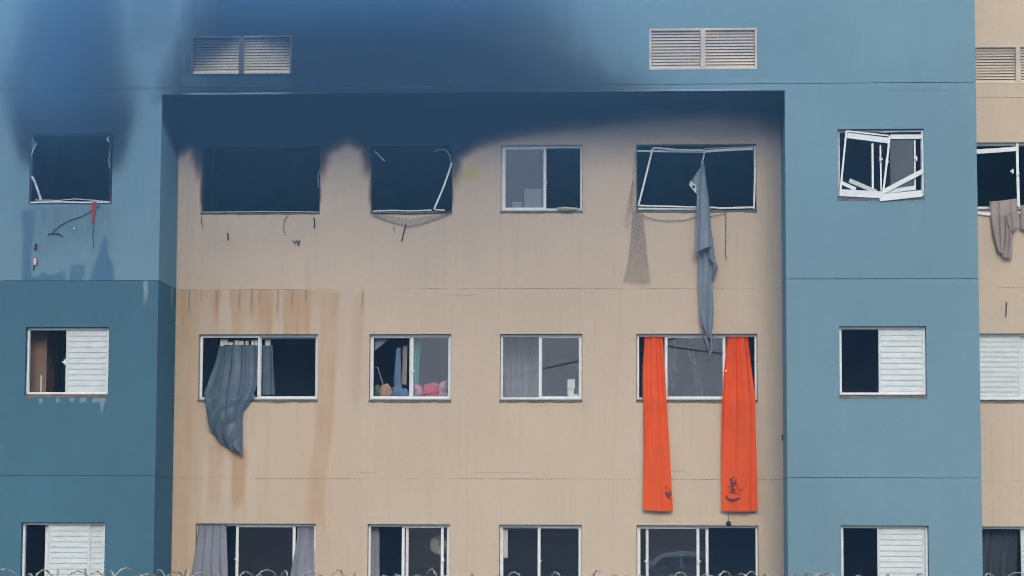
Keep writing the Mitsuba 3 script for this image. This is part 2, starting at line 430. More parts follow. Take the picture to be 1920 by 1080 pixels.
scene['ground_mat'] = {'type': 'diffuse', 'reflectance': proc(ground_c)}
scene['added_hill_mat'] = {'type': 'diffuse', 'reflectance': proc(added_hill_c)}
obj('ground', MB().add([(-900, -900, 0), (900, -900, 0), (900, 900, 0), (-900, 900, 0)], [(0, 1, 2, 3)]), 'ground_mat', kind='structure', label='bare yard ground in front of the apartment block')
hx, hy = np.meshgrid(np.linspace(-260, 260, 53), np.linspace(0, 1, 9))
hz = np.sin(np.clip(hy, 0, 1) * np.pi) ** 0.7 * (9 + 5 * meshkit.fbm(np.stack([hx * 0.02, hy * 0, hy * 0], -1), 3)) - 0.4
hv = np.stack([hx, -95 - 70 * hy, hz], -1).reshape(-1, 3)
hq = [(i * 53 + j, i * 53 + j + 1, i * 53 + j + 54, i * 53 + j + 53) for i in range(8) for j in range(52)]
obj('added_hills', MB().add(hv, np.array(hq)[:, ::-1]), 'added_hill_mat', smooth=True, kind='structure', label='low brown bank added out of view to colour the reflections')  # added behind the camera so the lower panes mirror something brown

# ---------------------------------------------------------------- the building
B = thing('apartment_building', 'four storey blue and beige apartment block with soot stained upper walls and burnt-out windows', 'building')

XWIN = {'far_left': (-9.10, -7.91), 'one': (-6.87, -5.12), 'two': (-4.37, -3.18), 'three': (-2.47, -1.28), 'four': (-0.50, 1.235), 'wing': (2.32, 3.515), 'far_right': (4.50 - 0.36, 5.80)}
ZWIN = [(6.75, 7.75), (4.0, 4.99), (1.28, 2.245)]
VENT = {'a': (-6.81, -5.36, 8.597, 9.145), 'b': (-0.30, 1.21, 8.607, 9.195), 'c': (4.23, 5.78, 8.605, 9.165)}


def wobble(pts, amp, seed):
    """Subdivide the long horizontal edges of an outline and let them wander a little."""
    out = []
    r = np.random.default_rng(seed)
    for (x0, z0), (x1, z1) in zip(pts, pts[1:] + pts[:1]):
        out.append((x0, z0))
        if abs(z1 - z0) < 1e-6 and abs(x1 - x0) > 1.0:
            n = int(abs(x1 - x0) / 0.16)
            w = np.convolve(r.normal(0, 1, n + 8), np.ones(5) / 5, 'same')[4:-4]
            for i in range(1, n):
                out.append((x0 + (x1 - x0) * i / n, z0 + amp * w[i] + 0.4 * amp * r.normal()))
    return out


def panel(name, pts, holes, Y, th, mat, seed=0, amp=0.0025, label=None):
    """A plastered wall panel: outline in (x, z), window openings cut out, front face on y = Y."""
    g = Polygon(wobble(pts, amp, seed))
    for h in holes:
        g = g.difference(sbox(h[0], h[2], h[1], h[3]))
    gs = g.geoms if hasattr(g, 'geoms') else [g]
    m = MB()
    for q in gs:
        e = trimesh.creation.extrude_polygon(q, th, engine='earcut')
        v = np.array(e.vertices)
        m.add(np.stack([v[:, 0], Y + th - v[:, 2], v[:, 1]], -1), e.faces)
    return obj(name, m, mat, B, label=label)


def rect(x0, x1, z0, z1):
    return [(x0, z0), (x1, z0), (x1, z1), (x0, z1)]


def hole(col, row):
    return (*XWIN[col], *ZWIN[row])


G = 0.0045
TH = 0.16
WL, WR, TOP = -12.5, 9.5, 10.7
panel('wall', rect(WL, XC, ZA + G, TOP), [VENT['a'], VENT['b']], 0, TH, 'light_blue_paint', 1, label='blue upper wall with a wide smear of soot')
panel('wall', [(WL, ZB + G), (XL, ZB + G), (XL, ZS), (XR, ZS), (XR, ZB + G), (XC, ZB + G), (XC, ZA - G), (WL, ZA - G)], [hole('far_left', 0), hole('wing', 0)], 0, TH, 'light_blue_paint', 2)
panel('wall', rect(WL, XL, ZC + G, ZB - G), [hole('far_left', 1)], 0, TH, 'dark_blue_paint', 3, label='darker blue wall of the left wing')
panel('wall', rect(WL, XL, 0, ZC - G), [hole('far_left', 2)], 0, TH, 'dark_blue_paint', 4)
panel('wall', rect(XR, XC, ZC + G, ZB - G), [hole('wing', 1)], 0, TH, 'light_blue_paint', 5)
panel('wall', rect(XR, XC, 0, ZC - G), [hole('wing', 2)], 0, TH, 'light_blue_paint', 6)
for r, (z0, z1) in enumerate(((ZB + G * .45, ZS + 0.2), (ZC + G * .45, ZB - G * .45), (0, ZC - G * .45))):
    panel('wall', rect(XL - 0.05, XR + 0.05, z0, z1), [hole(c, r) for c in ('one', 'two', 'three', 'four')], YR, TH, 'beige_paint', 10 + r,
          label=('beige recessed wall blackened by soot along its top', 'beige recessed wall with ochre water streaks', None)[r])
for r, (z0, z1) in enumerate(((ZB + G * .45, ZA - G * .45), (ZC + G * .45, ZB - G * .45), (0, ZC - G * .45))):
    panel('wall', rect(XC - 0.1, WR, z0, z1), [hole('far_right', r)], YR, TH, 'beige_paint', 20 + r)
panel('wall', rect(XC - 0.1, WR, ZA + G * .45, TOP), [VENT['c']], YR, TH, 'beige_paint', 30)
# returns of the wings
for xa, xb, mats in ((XL - TH, XL, ('light_blue_paint', 'dark_blue_paint', 'dark_blue_paint')), (XR, XR + TH, ('light_blue_paint',) * 3), (XC - TH, XC, ('light_blue_paint',) * 3)):
    for (z0, z1), mt in zip(((ZB + G, (ZA - G) if xa < 2 else TOP), (ZC + G, ZB - G), (0, ZC - G)), mats):
        obj('return_wall', MB().box(xa, xb, TH, YR, z0, min(z1, ZS + 0.19) if xa < 2 else z1), mt, B)
obj('soffit', MB().box(XL, XR, TH, YR, ZS + 0.002, ZS + 0.2), 'light_blue_paint', B, label='blackened ceiling over the recess')
# recessed joints behind the gaps of the panels
jm = MB()
for z in (ZA, ZB, ZC):
    jm.box(WL, XL - 0.014, 0.014, TH - 0.01, z - 0.03, z + 0.03)
    jm.box(XR + 0.014, XC - 0.014, 0.014, TH - 0.01, z - 0.03, z + 0.03)
    if z < ZA:
        jm.box(XL - TH + 0.01, XL - 0.012, TH - 0.01, YR, z - 0.03, z + 0.03)
        jm.box(XR + 0.012, XR + TH - 0.01, TH - 0.01, YR, z - 0.03, z + 0.03)
jm.box(XL, XR, 0.014, TH - 0.01, ZA - 0.03, ZA + 0.03)
obj('construction_joint', jm, 'joint_filler', B)
jm = MB()
for z in (ZA, ZB, ZC):
    if z < ZA:
        jm.box(XL - 0.04, XR + 0.04, YR + 0.010, YR + TH - 0.01, z - 0.03, z + 0.03)
    jm.box(XC - 0.09, WR, YR + 0.010, YR + TH - 0.01, z - 0.03, z + 0.03)
obj('construction_joint', jm, 'beige_joint', B)
sh = MB()
sh.box(WL, WL + 0.2, TH, 9.6, 0, TOP)
sh.box(WR - 0.2, WR, YR + TH, 9.6, 0, TOP)
sh.box(WL, WR, 9.6, 9.8, 0, TOP)
obj('rear_wall', sh, 'roof_concrete', B)
obj('roof', MB().box(WL, XC - TH, TH + 0.01, 9.6, TOP - 0.5, TOP - 0.3).box(XC - TH, WR, YR + TH + 0.01, 9.6, TOP - 0.5, TOP - 0.3), 'roof_concrete', B)


# ---------------------------------------------------------------- rooms and windows
def room(x0, x1, z0, z1, Y, mat, depth=3.2, ml=0.34, mr=0.34):
    y0, y1 = Y + TH + 0.002, Y + TH + depth
    a, b, lo, hi = x0 - ml, x1 + mr, z0 - 1.08, z1 + 0.42
    v = [(a, y0, lo), (b, y0, lo), (b, y0, hi), (a, y0, hi), (a, y1, lo), (b, y1, lo), (b, y1, hi), (a, y1, hi)]
    obj('room', MB().add(v, [(4, 5, 6, 7), (0, 4, 7, 3), (1, 2, 6, 5), (3, 7, 6, 2), (0, 1, 5, 4)]), mat, B)


FD = 0.075       # how far the window frames sit back from the wall face
FW_ = 0.042      # width of the frame profile


def pane(parent, x0, x1, y, z0, z1):
    return obj('pane', MB().add([(x0, y, z0), (x1, y, z0), (x1, y, z1), (x0, y, z1)], [(0, 1, 2, 3)]), 'glass', parent)


def latch(parent, x, y, z, s=1):
    m = MB().box(x - 0.012, x + 0.012, y - 0.02, y, z - 0.035, z + 0.035, 0.005)
    m.box(x - 0.012 + s * 0.024, x + 0.012 + s * 0.024, y - 0.024, y - 0.006, z - 0.012, z + 0.012, 0.004)
    return obj('latch', m, 'white_aluminium', parent)


def sash(w, x0, x1, Y, layer, z0, z1, glass=True, mat='white_aluminium', wd=0.041, lt=None):
    y = Y + FD + 0.012 + 0.03 * layer
    k = obj('sash', MB().ring(x0, x1, y, y + 0.024, z0, z1, wd), mat, w)
    if glass:
        pane(w, x0 + wd - 0.004, x1 - wd + 0.004, y + 0.012, z0 + wd - 0.004, z1 - wd + 0.004)
    if lt is not None:
        latch(w, x0 + 0.018 if lt < 0 else x1 - 0.018, y, z0 + (z1 - z0) * 0.44, lt)
    return k


def shutter(w, x0, x1, Y, layer, z0, z1, n=11, wd=0.034):
    y = Y + FD + 0.010 + 0.03 * layer
    obj('shutter_frame', MB().ring(x0, x1, y, y + 0.026, z0, z1, wd), 'shutter_white', w)
    a, b = z0 + wd, z1 - wd
    h = (b - a) / n
    # one slat: a shallow blade leaning outwards at its foot
    def blade(L):
        pr = np.array([(0.004, h * 0.97), (0.010, h * 0.97), (0.031, 0.006), (0.0, 0.0), (-0.003, 0.010)])
        v = np.vstack([[(x, q[0], q[1]) for q in pr] for x in (0, L)])
        f = [(i, (i + 1) % 5, (i + 1) % 5 + 5, i + 5) for i in range(5)]
        f = np.array(f)
        f = np.vstack([f[:, [0, 1, 2]], f[:, [0, 2, 3]], [(0, 2, 1), (0, 3, 2), (0, 4, 3), (5, 6, 7), (5, 7, 8), (5, 8, 9)]])
        return MB().add(v, f)
    first = None
    for i in range(n):
        tw = T().translate([x0 + wd - 0.002, y + 0.003, a + i * h]).rotate([1, 0, 0], rng.uniform(-1.0, 1.0))
        if first is None:
            first = obj('slat', blade(x1 - x0 - 2 * wd + 0.004), 'shutter_white', w)
            scene[first]['to_world'] = tw
        else:
            copy('slat', first, tw, w)


def sill(w, x0, x1, z0, Y, mat='sill_concrete', h=0.040, over=0.006):
    r = np.random.default_rng(int(abs(x0 * 100)) + int(z0 * 10))
    n = 16
    xs = np.linspace(x0 - 0.006, x1 + 0.006, n)
    v = []
    for x in xs:
        j = r.normal(0, 0.004)
        v += [(x, Y - over, z0 - 0.006 + j), (x, Y - over + r.normal(0, 0.002), z0 + h - 0.008 + r.normal(0, 0.003)), (x, Y + TH - 0.003, z0 + h), (x, Y + TH - 0.003, z0 - 0.006)]
    f = []
    for i in range(n - 1):
        for a in range(4):
            b = (a + 1) % 4
            f.append((i * 4 + a, i * 4 + 4 + a, i * 4 + 4 + b, i * 4 + b))
    e = (n - 1) * 4
    f += [(0, 1, 2, 3), (e, e + 3, e + 2, e + 1)]
    return obj('sill', MB().add(v, f), mat, w)


def window(col, row, Y, frame=True, label=None, mat='white_aluminium', room_mat='room_paint', **k):
    (x0, x1), (z0, z1) = XWIN[col], ZWIN[row]
    y = Y + FD
    if frame:
        w = obj('window', MB().ring(x0 + 0.006, x1 - 0.006, y, y + 0.075, z0 + 0.045, z1 - 0.004, FW_ * 0.75), mat, B, label=label)
    else:
        w = key_of(B + '__window')
        tag(w, label)
    sill(w, x0, x1, z0, Y)
    room(x0, x1, z0, z1, Y, room_mat, **k)
    return w, x0 + 0.012, x1 - 0.012, z0 + 0.052, z1 - 0.010


def vent(key, Y, mat, n=12, label=None):
    x0, x1, z0, z1 = VENT[key]
    y = Y + 0.02
    m = MB().ring(x0, x1, y - 0.025, y + 0.06, z0, z1, 0.03)
    xm = (x0 + x1) / 2
    m.box(xm - 0.034, xm + 0.034, y - 0.028, y + 0.06, z0 + 0.03, z1 - 0.03, 0.004)
    w = obj('vent', m, mat, B, label=label)
    a, b = z0 + 0.03, z1 - 0.03
    h = (b - a) / n
    pr = np.array([(0.0, 0.0), (0.003, -0.004), (0.030, h * 0.84), (0.027, h * 0.88)])
    L = xm - 0.034 - x0 - 0.03
    v = np.vstack([[(x, q[0], q[1]) for q in pr] for x in (0, L)])
    f = np.array([(i, (i + 1) % 4, (i + 1) % 4 + 4, i + 4) for i in range(4)] + [(0, 3, 2, 1), (4, 5, 6, 7)])
    first = None
    for xs in (x0 + 0.03, xm + 0.034):
        for i in range(n):
            tw = T().translate([xs, y + 0.006, a + i * h + 0.004]).rotate([0, 1, 0], rng.uniform(-.15, .15))
            if first is None:
                first = obj('slat', MB().add(v, f), mat, w)
                scene[first]['to_world'] = tw
            else:
                copy('slat', first, tw, w)
    obj('duct', MB().add([(x0, y + .06, z0), (x1, y + .06, z0), (x1, y + .06, z1), (x0, y + .06, z1), (x0, y + .25, z0), (x1, y + .25, z0), (x1, y + .25, z1), (x0, y + .25, z1)],
                         [(4, 5, 6, 7), (0, 4, 7, 3), (1, 2, 6, 5), (3, 7, 6, 2), (0, 1, 5, 4)]), 'room_burnt_hazed' if key == 'a' else 'room_paint', w)
    return w


vent('a', 0, 'sooty_louvre', label='louvred vent with its upper slats blackened by soot')
vent('b', 0, 'cream_louvre', label='clean cream louvred vent')
vent('c', YR, 'cream_louvre')


def px_bar(w, name, pts, Y, wd, dp=0.02, mat='white_aluminium', tw=0.0, label=None):
    """Straight or bent profile through points surveyed in the photograph."""
    m = MB()
    q = [at(a, b, Y + (pts[i][2] if len(pts[i]) > 2 else 0)) for i, (a, b) in enumerate([t[:2] for t in pts])]
    for a, b in zip(q, q[1:]):
        m.bar(a, b, wd, dp, 0.002, tw)
    return obj(name, m, mat, w, label=label)


PX = 0.00755   # metres per photograph pixel on the facade

# --- top row
# left wing, burnt out
w, a, b, c, d = window('far_left', 0, 0, frame=False, label='burnt-out window opening of the left wing with torn frame scraps', room_mat='room_burnt_hazed')
y = FD
px_bar(w, 'frame_rail', [(58, 380), (110, 378.5), (160, 380), (205, 379)], -0.02, 0.018, 0.03)
px_bar(w, 'frame_rail', [(66, 375), (110, 376), (140, 373), (180, 376), (203, 378)], 0.06, 0.013, 0.02, 'dirty_aluminium')
px_bar(w, 'bent_strip', [(60, 330), (66, 343), (72, 360), (77, 376)], 0.05, 0.035, 0.006, 'dirty_aluminium', 0.5)
px_bar(w, 'bent_strip', [(68, 268), (62, 282), (58, 293)], 0.05, 0.015, 0.006, 'dirty_aluminium', 0.3)
px_bar(w, 'bent_strip', [(60, 257), (64, 266), (60, 278)], 0.06, 0.008, 0.006, 'dirty_aluminium')
px_bar(w, 'bent_strip', [(203, 256), (200, 261), (204, 266), (203, 260)], 0.05, 0.012, 0.006, 'dirty_aluminium')
px_bar(w, 'bent_strip', [(206, 283), (204, 300), (205, 315)], 0.06, 0.009, 0.006, 'dirty_aluminium')
px_bar(w, 'charred_jamb', [(57, 256), (56, 330), (57, 378)], 0.07, 0.02, 0.05, 'charred_metal')
px_bar(w, 'charred_jamb', [(207, 256), (208, 330), (207, 378)], 0.07, 0.02, 0.05, 'charred_metal')
# recess one, burnt out
w, a, b, c, d = window('one', 0, YR, frame=False, label='wide burnt-out window opening without glass or frame', room_mat='room_burnt_hazed')
px_bar(w, 'frame_rail', [(380, 398), (430, 397.5), (490, 396.5), (560, 397), (598, 398)], YR - 0.02, 0.012, 0.03, 'dirty_aluminium')
px_bar(w, 'bent_strip', [(378, 292), (377, 315), (378, 345)], YR + 0.02, 0.008, 0.01, 'dirty_aluminium')
px_bar(w, 'bent_strip', [(599, 318), (596, 332), (598, 352)], YR + 0.02, 0.009, 0.01, 'dirty_aluminium')
px_bar(w, 'charred_rail', [(392, 277), (470, 276), (540, 277), (585, 276)], YR + 0.05, 0.012, 0.04, 'charred_metal')
# recess two, burnt out, bent sash bar
w, a, b, c, d = window('two', 0, YR, frame=False, label='burnt-out window opening with a bent white sash bar leaning in it', room_mat='room_burnt_hazed')
px_bar(w, 'bent_sash_bar', [(847, 305), (842, 322), (830, 355), (814, 392)], YR + 0.03, 0.026, 0.02)
px_bar(w, 'bent_sash_bar', [(814, 393), (834, 394)], YR + 0.03, 0.018, 0.02)
px_bar(w, 'bent_strip', [(703, 284), (712, 293), (721, 302)], YR + 0.04, 0.014, 0.008, 'dirty_aluminium')
px_bar(w, 'bent_strip', [(814, 284), (824, 281), (836, 281), (843, 291), (846, 305)], YR + 0.04, 0.010, 0.008, 'dirty_aluminium')
px_bar(w, 'frame_rail', [(700, 396), (735, 394.5), (770, 395.5), (810, 394)], YR + 0.0, 0.016, 0.03)
px_bar(w, 'frame_rail', [(702, 399.5), (770, 401), (820, 399), (845, 398)], YR - 0.02, 0.008, 0.02, 'charred_metal')
# recess three: left sash in place, right side open with a net behind
w, a, b, c, d = window('three', 0, YR, mat='white_aluminium', room_mat='room_burnt_hazed', label='window with one glazed sash and an open half with foam on the sill')
sash(w, a + 0.01, wx(1023, YR), YR, 0, c, d, lt=1)
obj('pale_block', MB().box(-2.36, -2.22, YR + 1.0, YR + 1.4, 6.2, 7.05).box(-2.19, -1.93, YR + 1.02, YR + 1.4, 6.85, 7.25, 0.01), 'room_dim', w)  # paler boxes behind the left sash
# recess four: twisted frames
w, a, b, c, d = window('four', 0, YR, frame=False, room_mat='room_burnt_hazed', label='window with bent and dislodged white frames and no glass')
Y = YR + 0.05
px_bar(w, 'frame_rail', [(1196, 391.5), (1300, 392), (1414, 389)], Y + .03, 0.026, 0.05)
px_bar(w, 'frame_rail', [(1197, 385.5), (1270, 387.5), (1345, 389.5)], Y - .01, 0.020, 0.03)
px_bar(w, 'frame_stile', [(1415, 274), (1415.5, 330), (1413.5, 392)], Y + .03, 0.028, 0.05)
px_bar(w, 'sash_stile', [(1224, 278), (1211, 330), (1197, 386)], Y - .01, 0.026, 0.03)
px_bar(w, 'sash_rail', [(1225, 277), (1270, 281), (1321, 282)], Y - .01, 0.022, 0.03)
px_bar(w, 'sash_rail', [(1194, 283), (1258, 284), (1320, 285)], Y + .03, 0.026, 0.03)
px_bar(w, 'sash_rail', [(1321, 284), (1366, 281), (1412, 279)], Y, 0.034, 0.03)
px_bar(w, 'sash_rail', [(1321, 279), (1366, 277), (1412, 275)], Y + .04, 0.016, 0.03, 'dirty_aluminium')
px_bar(w, 'frame_stile', [(1195, 276), (1194, 330), (1195, 388)], Y + .05, 0.018, 0.05, 'charred_metal')
# right wing: smashed shutter window
w, a, b, c, d = window('wing', 0, 0, mat='dirty_aluminium', room_mat='room_dim', label='smashed shutter window with tilted sashes and loose slats')
S = lambda X, Yy: (1550 + X / 6.97, 230 + Yy / 6.97)


def sm(name, pts, Y, wd, dp=0.022, mat='white_aluminium', tw=0.0):
    return px_bar(w, name, [S(*q) for q in pts], Y, wd, dp, mat, tw)


sm('sash_stile', [(258, 105), (235, 330), (182, 860), (165, 960)], 0.03, 0.026)
sm('sash_stile', [(822, 180), (800, 400), (735, 940)], 0.02, 0.028)
sm('sash_stile', [(598, 270), (603, 870)], 0.06, 0.028)
sm('sash_stile', [(700, 290), (712, 890)], 0.08, 0.022)
sm('sash_stile', [(1150, 230), (1155, 870)], 0.07, 0.020)
sm('sash_stile', [(1250, 100), (1255, 500), (1262, 960)], 0.05, 0.026)
sm('loose_slat', [(268, 165), (805, 235)], 0.025, 0.085, 0.012, 'shutter_white', 0.2)
sm('sash_rail', [(262, 110), (815, 172)], 0.02, 0.020)
sm('sash_rail', [(690, 120), (1245, 108)], 0.06, 0.024, 0.02, 'dirty_aluminium')
sm('loose_slat', [(830, 186), (1240, 184)], 0.055, 0.068, 0.012, 'shutter_white', 0.15)
sm('loose_slat', [(190, 785), (380, 870)], 0.05, 0.055, 0.010, 'shutter_white', 0.2)
sm('loose_slat', [(295, 755), (650, 905)], 0.045, 0.060, 0.010, 'shutter_white', -0.2)
sm('loose_slat', [(168, 915), (738, 945)], -0.01, 0.10, 0.012, 'shutter_white', 0.15)
sm('loose_slat', [(160, 965), (700, 985)], 0.04, 0.040, 0.012, 'dirty_aluminium', 0.1)
sm('loose_slat', [(740, 905), (1268, 628)], 0.035, 0.068, 0.010, 'shutter_white', 0.25)
sm('loose_slat', [(755, 905), (1165, 850)], 0.05, 0.060, 0.010, 'shutter_white', 0.1)
sm('loose_slat', [(690, 985), (1245, 925)], -0.015, 0.10, 0.012, 'shutter_white', 0.2)
for X, Yy in ((700, 478), (780, 512), (1172, 472)):
    q = at(*S(X, Yy), 0.05)
    latch(w, q[0], q[1], q[2], 1 if X < 1000 else -1)
pane(w, at(*S(830, 500), .09)[0], at(*S(1145, 500), .09)[0], 0.095, c + 0.05, d - 0.1)
# far right
w, a, b, c, d = window('far_right', 0, YR, room_mat='room_burnt_hazed', label='window with a sagging upper rail and a cloth hanging over its sill')
px_bar(w, 'sash_stile', [(1907, 268), (1908, 330), (1910, 388)], YR + 0.05, 0.040, 0.03)
px_bar(w, 'sash_rail', [(1820, 285), (1870, 282), (1906, 279)], YR + 0.05, 0.065, 0.02)
px_bar(w, 'sash_rail', [(1820, 397), (1850, 402), (1920, 399)], YR - 0.02, 0.04, 0.03)
latch(w, wx(1903, YR), YR + 0.03, wz(321, 1903, YR), -1)
latch(w, wx(1911, YR), YR + 0.03, wz(325, 1911, YR), 1)
# --- middle row
w, a, b, c, d = window('far_left', 1, 0)
shutter(w, wx(123), b, 0, 0, c, d)
latch(w, wx(122), FD, 4.5, -1)
w, a, b, c, d = window('one', 1, YR, room_mat='room_dim', label='window with its left half unglazed and a blue-grey curtain pulled out')
obj('sash', MB().ring(a, wx(488, YR), YR + FD - 0.01, YR + FD + 0.03, c - 0.01, d, 0.036), 'white_aluminium', w)
sash(w, wx(484, YR), b, YR, 1, c, d, lt=-1, glass=False)
w, a, b, c, d = window('two', 1, YR, room_mat='room_dim', label='sliding window with clothes and bedding behind the glass')
sash(w, a, wx(775, YR), YR, 0, c, d, lt=1, glass=False)
sash(w, wx(767, YR), b, YR, 1, c, d)
w, a, b, c, d = window('three', 1, YR)
sash(w, a, wx(1016, YR), YR, 1, c, d, wd=0.02, lt=-1)
sash(w, wx(1010, YR), b, YR, 0, c, d, lt=1)
w, a, b, c, d = window('four', 1, YR, label='wide window with a glazed middle sash between two orange curtains')
sash(w, wx(1246, YR), wx(1360, YR), YR, 0, c, d, lt=1)
w, a, b, c, d = window('wing', 1, 0, room_mat='room_dim')
shutter(w, wx(1647), b, 0, 0, c, d)
w, a, b, c, d = window('far_right', 1, YR)
shutter(w, a, (a + b) / 2 + .01, YR, 0, c, d, 12)
shutter(w, (a + b) / 2 - .01, b, YR, 1, c, d, 12)
# --- bottom row
w, a, b, c, d = window('far_left', 2, 0, room_mat='room_dim')
sash(w, wx(90), wx(150), 0, 2, c, d, glass=False)
shutter(w, wx(97), wx(176), 0, 0, c, d)
shutter(w, wx(170), b, 0, 1, c, d)
w, a, b, c, d = window('one', 2, YR, room_mat='room_dim')
sash(w, wx(447, YR), wx(558, YR), YR, 0, c, d, lt=-1)
w, a, b, c, d = window('two', 2, YR, room_mat='room_dim')
sash(w, wx(756, YR), wx(834, YR), YR, 0, c, d, lt=1)
sash(w, wx(763, YR), b, YR, 1, c, d)
w, a, b, c, d = window('three', 2, YR, room_mat='room_dim')
sash(w, a, wx(1014, YR), YR, 1, c, d, lt=1)
sash(w, wx(1009, YR), b, YR, 0, c, d)
w, a, b, c, d = window('four', 2, YR, room_mat='room_dim')
sash(w, a, wx(1310, YR), YR, 0, c, d, lt=1)
sash(w, wx(1210, YR), wx(1327, YR), YR, 1, c, d, lt=-1)
w, a, b, c, d = window('wing', 2, 0, room_mat='room_dim')
shutter(w, wx(1641), wx(1729), 0, 0, c, d)
shutter(w, wx(1722), b, 0, 1, c, d)
w, a, b, c, d = window('far_right', 2, YR, room_mat='room_dim')
shutter(w, wx(1908, YR), b, YR, 0, c, d)


# ---------------------------------------------------------------- cloth
def fabric(name, c, rough=0.8, sheen=0.3, amount=0.12, thin=0.0):
    scene[name] = plain(tinted(c, amount, 10, 4), rough, 0.2, sheen=sheen)
    return name


fabric('orange_cloth', (0.80, 0.104, 0.022), amount=0.10)
fabric('grey_cloth', (0.20, 0.25, 0.315), 0.6, 0.4)
fabric('slate_cloth', (0.085, 0.125, 0.175), 0.36, 0.5)
fabric('lilac_cloth', (0.24, 0.25, 0.31), 0.8)
fabric('taupe_cloth', (0.32, 0.27, 0.26), 0.9)
fabric('white_cloth', (0.62, 0.63, 0.60), 0.9)
fabric('dark_cloth', (0.05, 0.06, 0.08), 0.9)
fabric('pink_cloth', (0.50, 0.075, 0.11), 0.9, amount=0.3)
fabric('mauve_cloth', (0.45, 0.26, 0.36), 0.9, amount=0.3)
fabric('peach_cloth', (0.42, 0.27, 0.21), 0.9)
fabric('denim_cloth', (0.13, 0.22, 0.36), 0.9)
fabric('teal_cloth', (0.06, 0.24, 0.25), 0.9)
fabric('green_cloth', (0.10, 0.16, 0.12), 0.9)
scene['print_ink'] = plain((0.16, 0.045, 0.05))
scene['red_plastic'] = plain((0.42, 0.03, 0.035), 0.5)
scene['black_cord'] = plain((0.035, 0.034, 0.034))
scene['grey_cord'] = plain((0.13, 0.11, 0.10))
scene['net_cord'] = plain((0.19, 0.165, 0.15))
scene['black_metal'] = plain((0.02, 0.02, 0.022), 0.5)
scene['foam'] = plain(tinted((0.60, 0.55, 0.42), 0.2, 30, 30))
scene['paper'] = plain((0.62, 0.63, 0.62))


def interp(pts, t):
    pts = np.asarray(pts, float)
    s = np.linspace(0, 1, len(pts))
    return np.stack([np.interp(t, s, pts[:, k]) for k in range(pts.shape[1])], -1)


class Drape:
    """A hanging cloth between two edges given at matching heights, with pleats and a bulge."""

    def __init__(self, left, right, Ys, folds=4, amp=0.025, bulge=0.0, seed=0, swag=0.0, slant=0.0, sharp=1.0, hem=0.0, fade=0.0):
        self.fade = fade
        left, right = np.array(left, float), np.array(right, float)
        Ys = np.broadcast_to(np.asarray(Ys, float), len(left))
        self.s = np.linspace(0, 1, len(left))
        h = np.r_[0, np.cumsum(np.abs(np.diff((left[:, 1] + right[:, 1]) / 2)) + 1e-6)]
        self.s = h / h[-1]
        self.L = np.array([at(*q, Y) for q, Y in zip(left, Ys)])
        self.R = np.array([at(*q, Y) for q, Y in zip(right, Ys)])
        r = np.random.default_rng(seed)
        self.ph, self.k = r.uniform(0, 6.28, 6), r.uniform(0.8, 1.25, 6)
        self.folds, self.amp, self.bulge, self.swag, self.slant, self.sharp, self.hem = folds, amp, bulge, swag, slant, sharp, hem

    def __call__(self, u, v, off=0.0):
        u, v = np.broadcast_arrays(np.asarray(u, float), np.asarray(v, float))
        ev = lambda A: np.stack([np.interp(v, self.s, A[:, k]) for k in range(3)], -1)
        P = ev(self.L) * (1 - u[..., None]) + ev(self.R) * u[..., None]
        uu = u + self.slant * v * u * (1 - u) + 0.03 * np.sin(v * 5 + self.ph[5])
        w = np.sin(2 * np.pi * self.folds * self.k[0] * uu + self.ph[0] + 0.6 * np.sin(2.2 * v + self.ph[1]))
        w = np.sign(w) * np.abs(w) ** self.sharp
        w = 0.65 * w + 0.35 * np.sin(2 * np.pi * self.folds * 1.83 * uu + self.ph[2] + 1.2 * v)
        a = self.amp * (0.75 + 0.25 * np.sin(v * 7 + self.ph[3] + 3 * u)) * (1 - self.fade * np.clip((v - 0.4) * 3, 0, 1))
        P[..., 1] -= a * w + self.bulge * np.sin(np.pi * u) + off
        P[..., 1] -= 0.35 * self.amp * (meshkit.fbm(np.stack([u * 3.0 + self.ph[0], v * 7.0, u * 0 + self.ph[4]], -1), 3) - 0.5)
        if self.swag:
            P[..., 1] -= self.swag * np.abs(np.sin(np.pi * (2.4 * u - 0.6 * u * u + 6.5 * v + 0.25 * np.sin(5 * u)))) ** 0.8 * np.clip((v - 0.40) * 4, 0, 1) * np.clip(1.25 - 1.35 * u, 0, 1)
        if self.hem:
            P[..., 2] -= self.hem * np.sin(np.pi * u) * np.clip((v - 0.9) * 10, 0, 1)
        return P

    def mesh(self, nu=44, nv=70, mb=None):
        u, v = np.meshgrid(np.linspace(0, 1, nu), np.linspace(0, 1, nv))
        P = self(u, v).reshape(-1, 3)
        q = [(i * nu + j, (i + 1) * nu + j, (i + 1) * nu + j + 1, i * nu + j + 1) for i in range(nv - 1) for j in range(nu - 1)]
        return (mb or MB()).add(P, q)

    def stroke(self, pts, w, mb, off=0.004):
        """A painted stroke through (u, v) points that follows the cloth."""
        pts = np.array(pts, float)
        n = 10
        c = interp(pts, np.linspace(0, 1, n))
        P = self(c[:, 0], c[:, 1], off)
        tg = np.gradient(P, axis=0)
        b = np.cross(tg, [0, 1, 0])
        b /= np.linalg.norm(b, axis=1, keepdims=True) + 1e-9
        ww = w * np.sin(np.linspace(0.35, 2.8, n))[:, None] / 2
        th = np.array([0, 0.0015, 0])
        v = np.vstack([P + b * ww, P - b * ww, P + b * ww + th, P - b * ww + th])
        q = [(i, i + 1, n + i + 1, n + i) for i in range(n - 1)] + [(2 * n + i, 3 * n + i, 3 * n + i + 1, 2 * n + i + 1) for i in range(n - 1)]
        q += [(i, 2 * n + i, 2 * n + i + 1, i + 1) for i in range(n - 1)] + [(n + i, n + i + 1, 3 * n + i + 1, 3 * n + i) for i in range(n - 1)]
        mb.add(v, q)


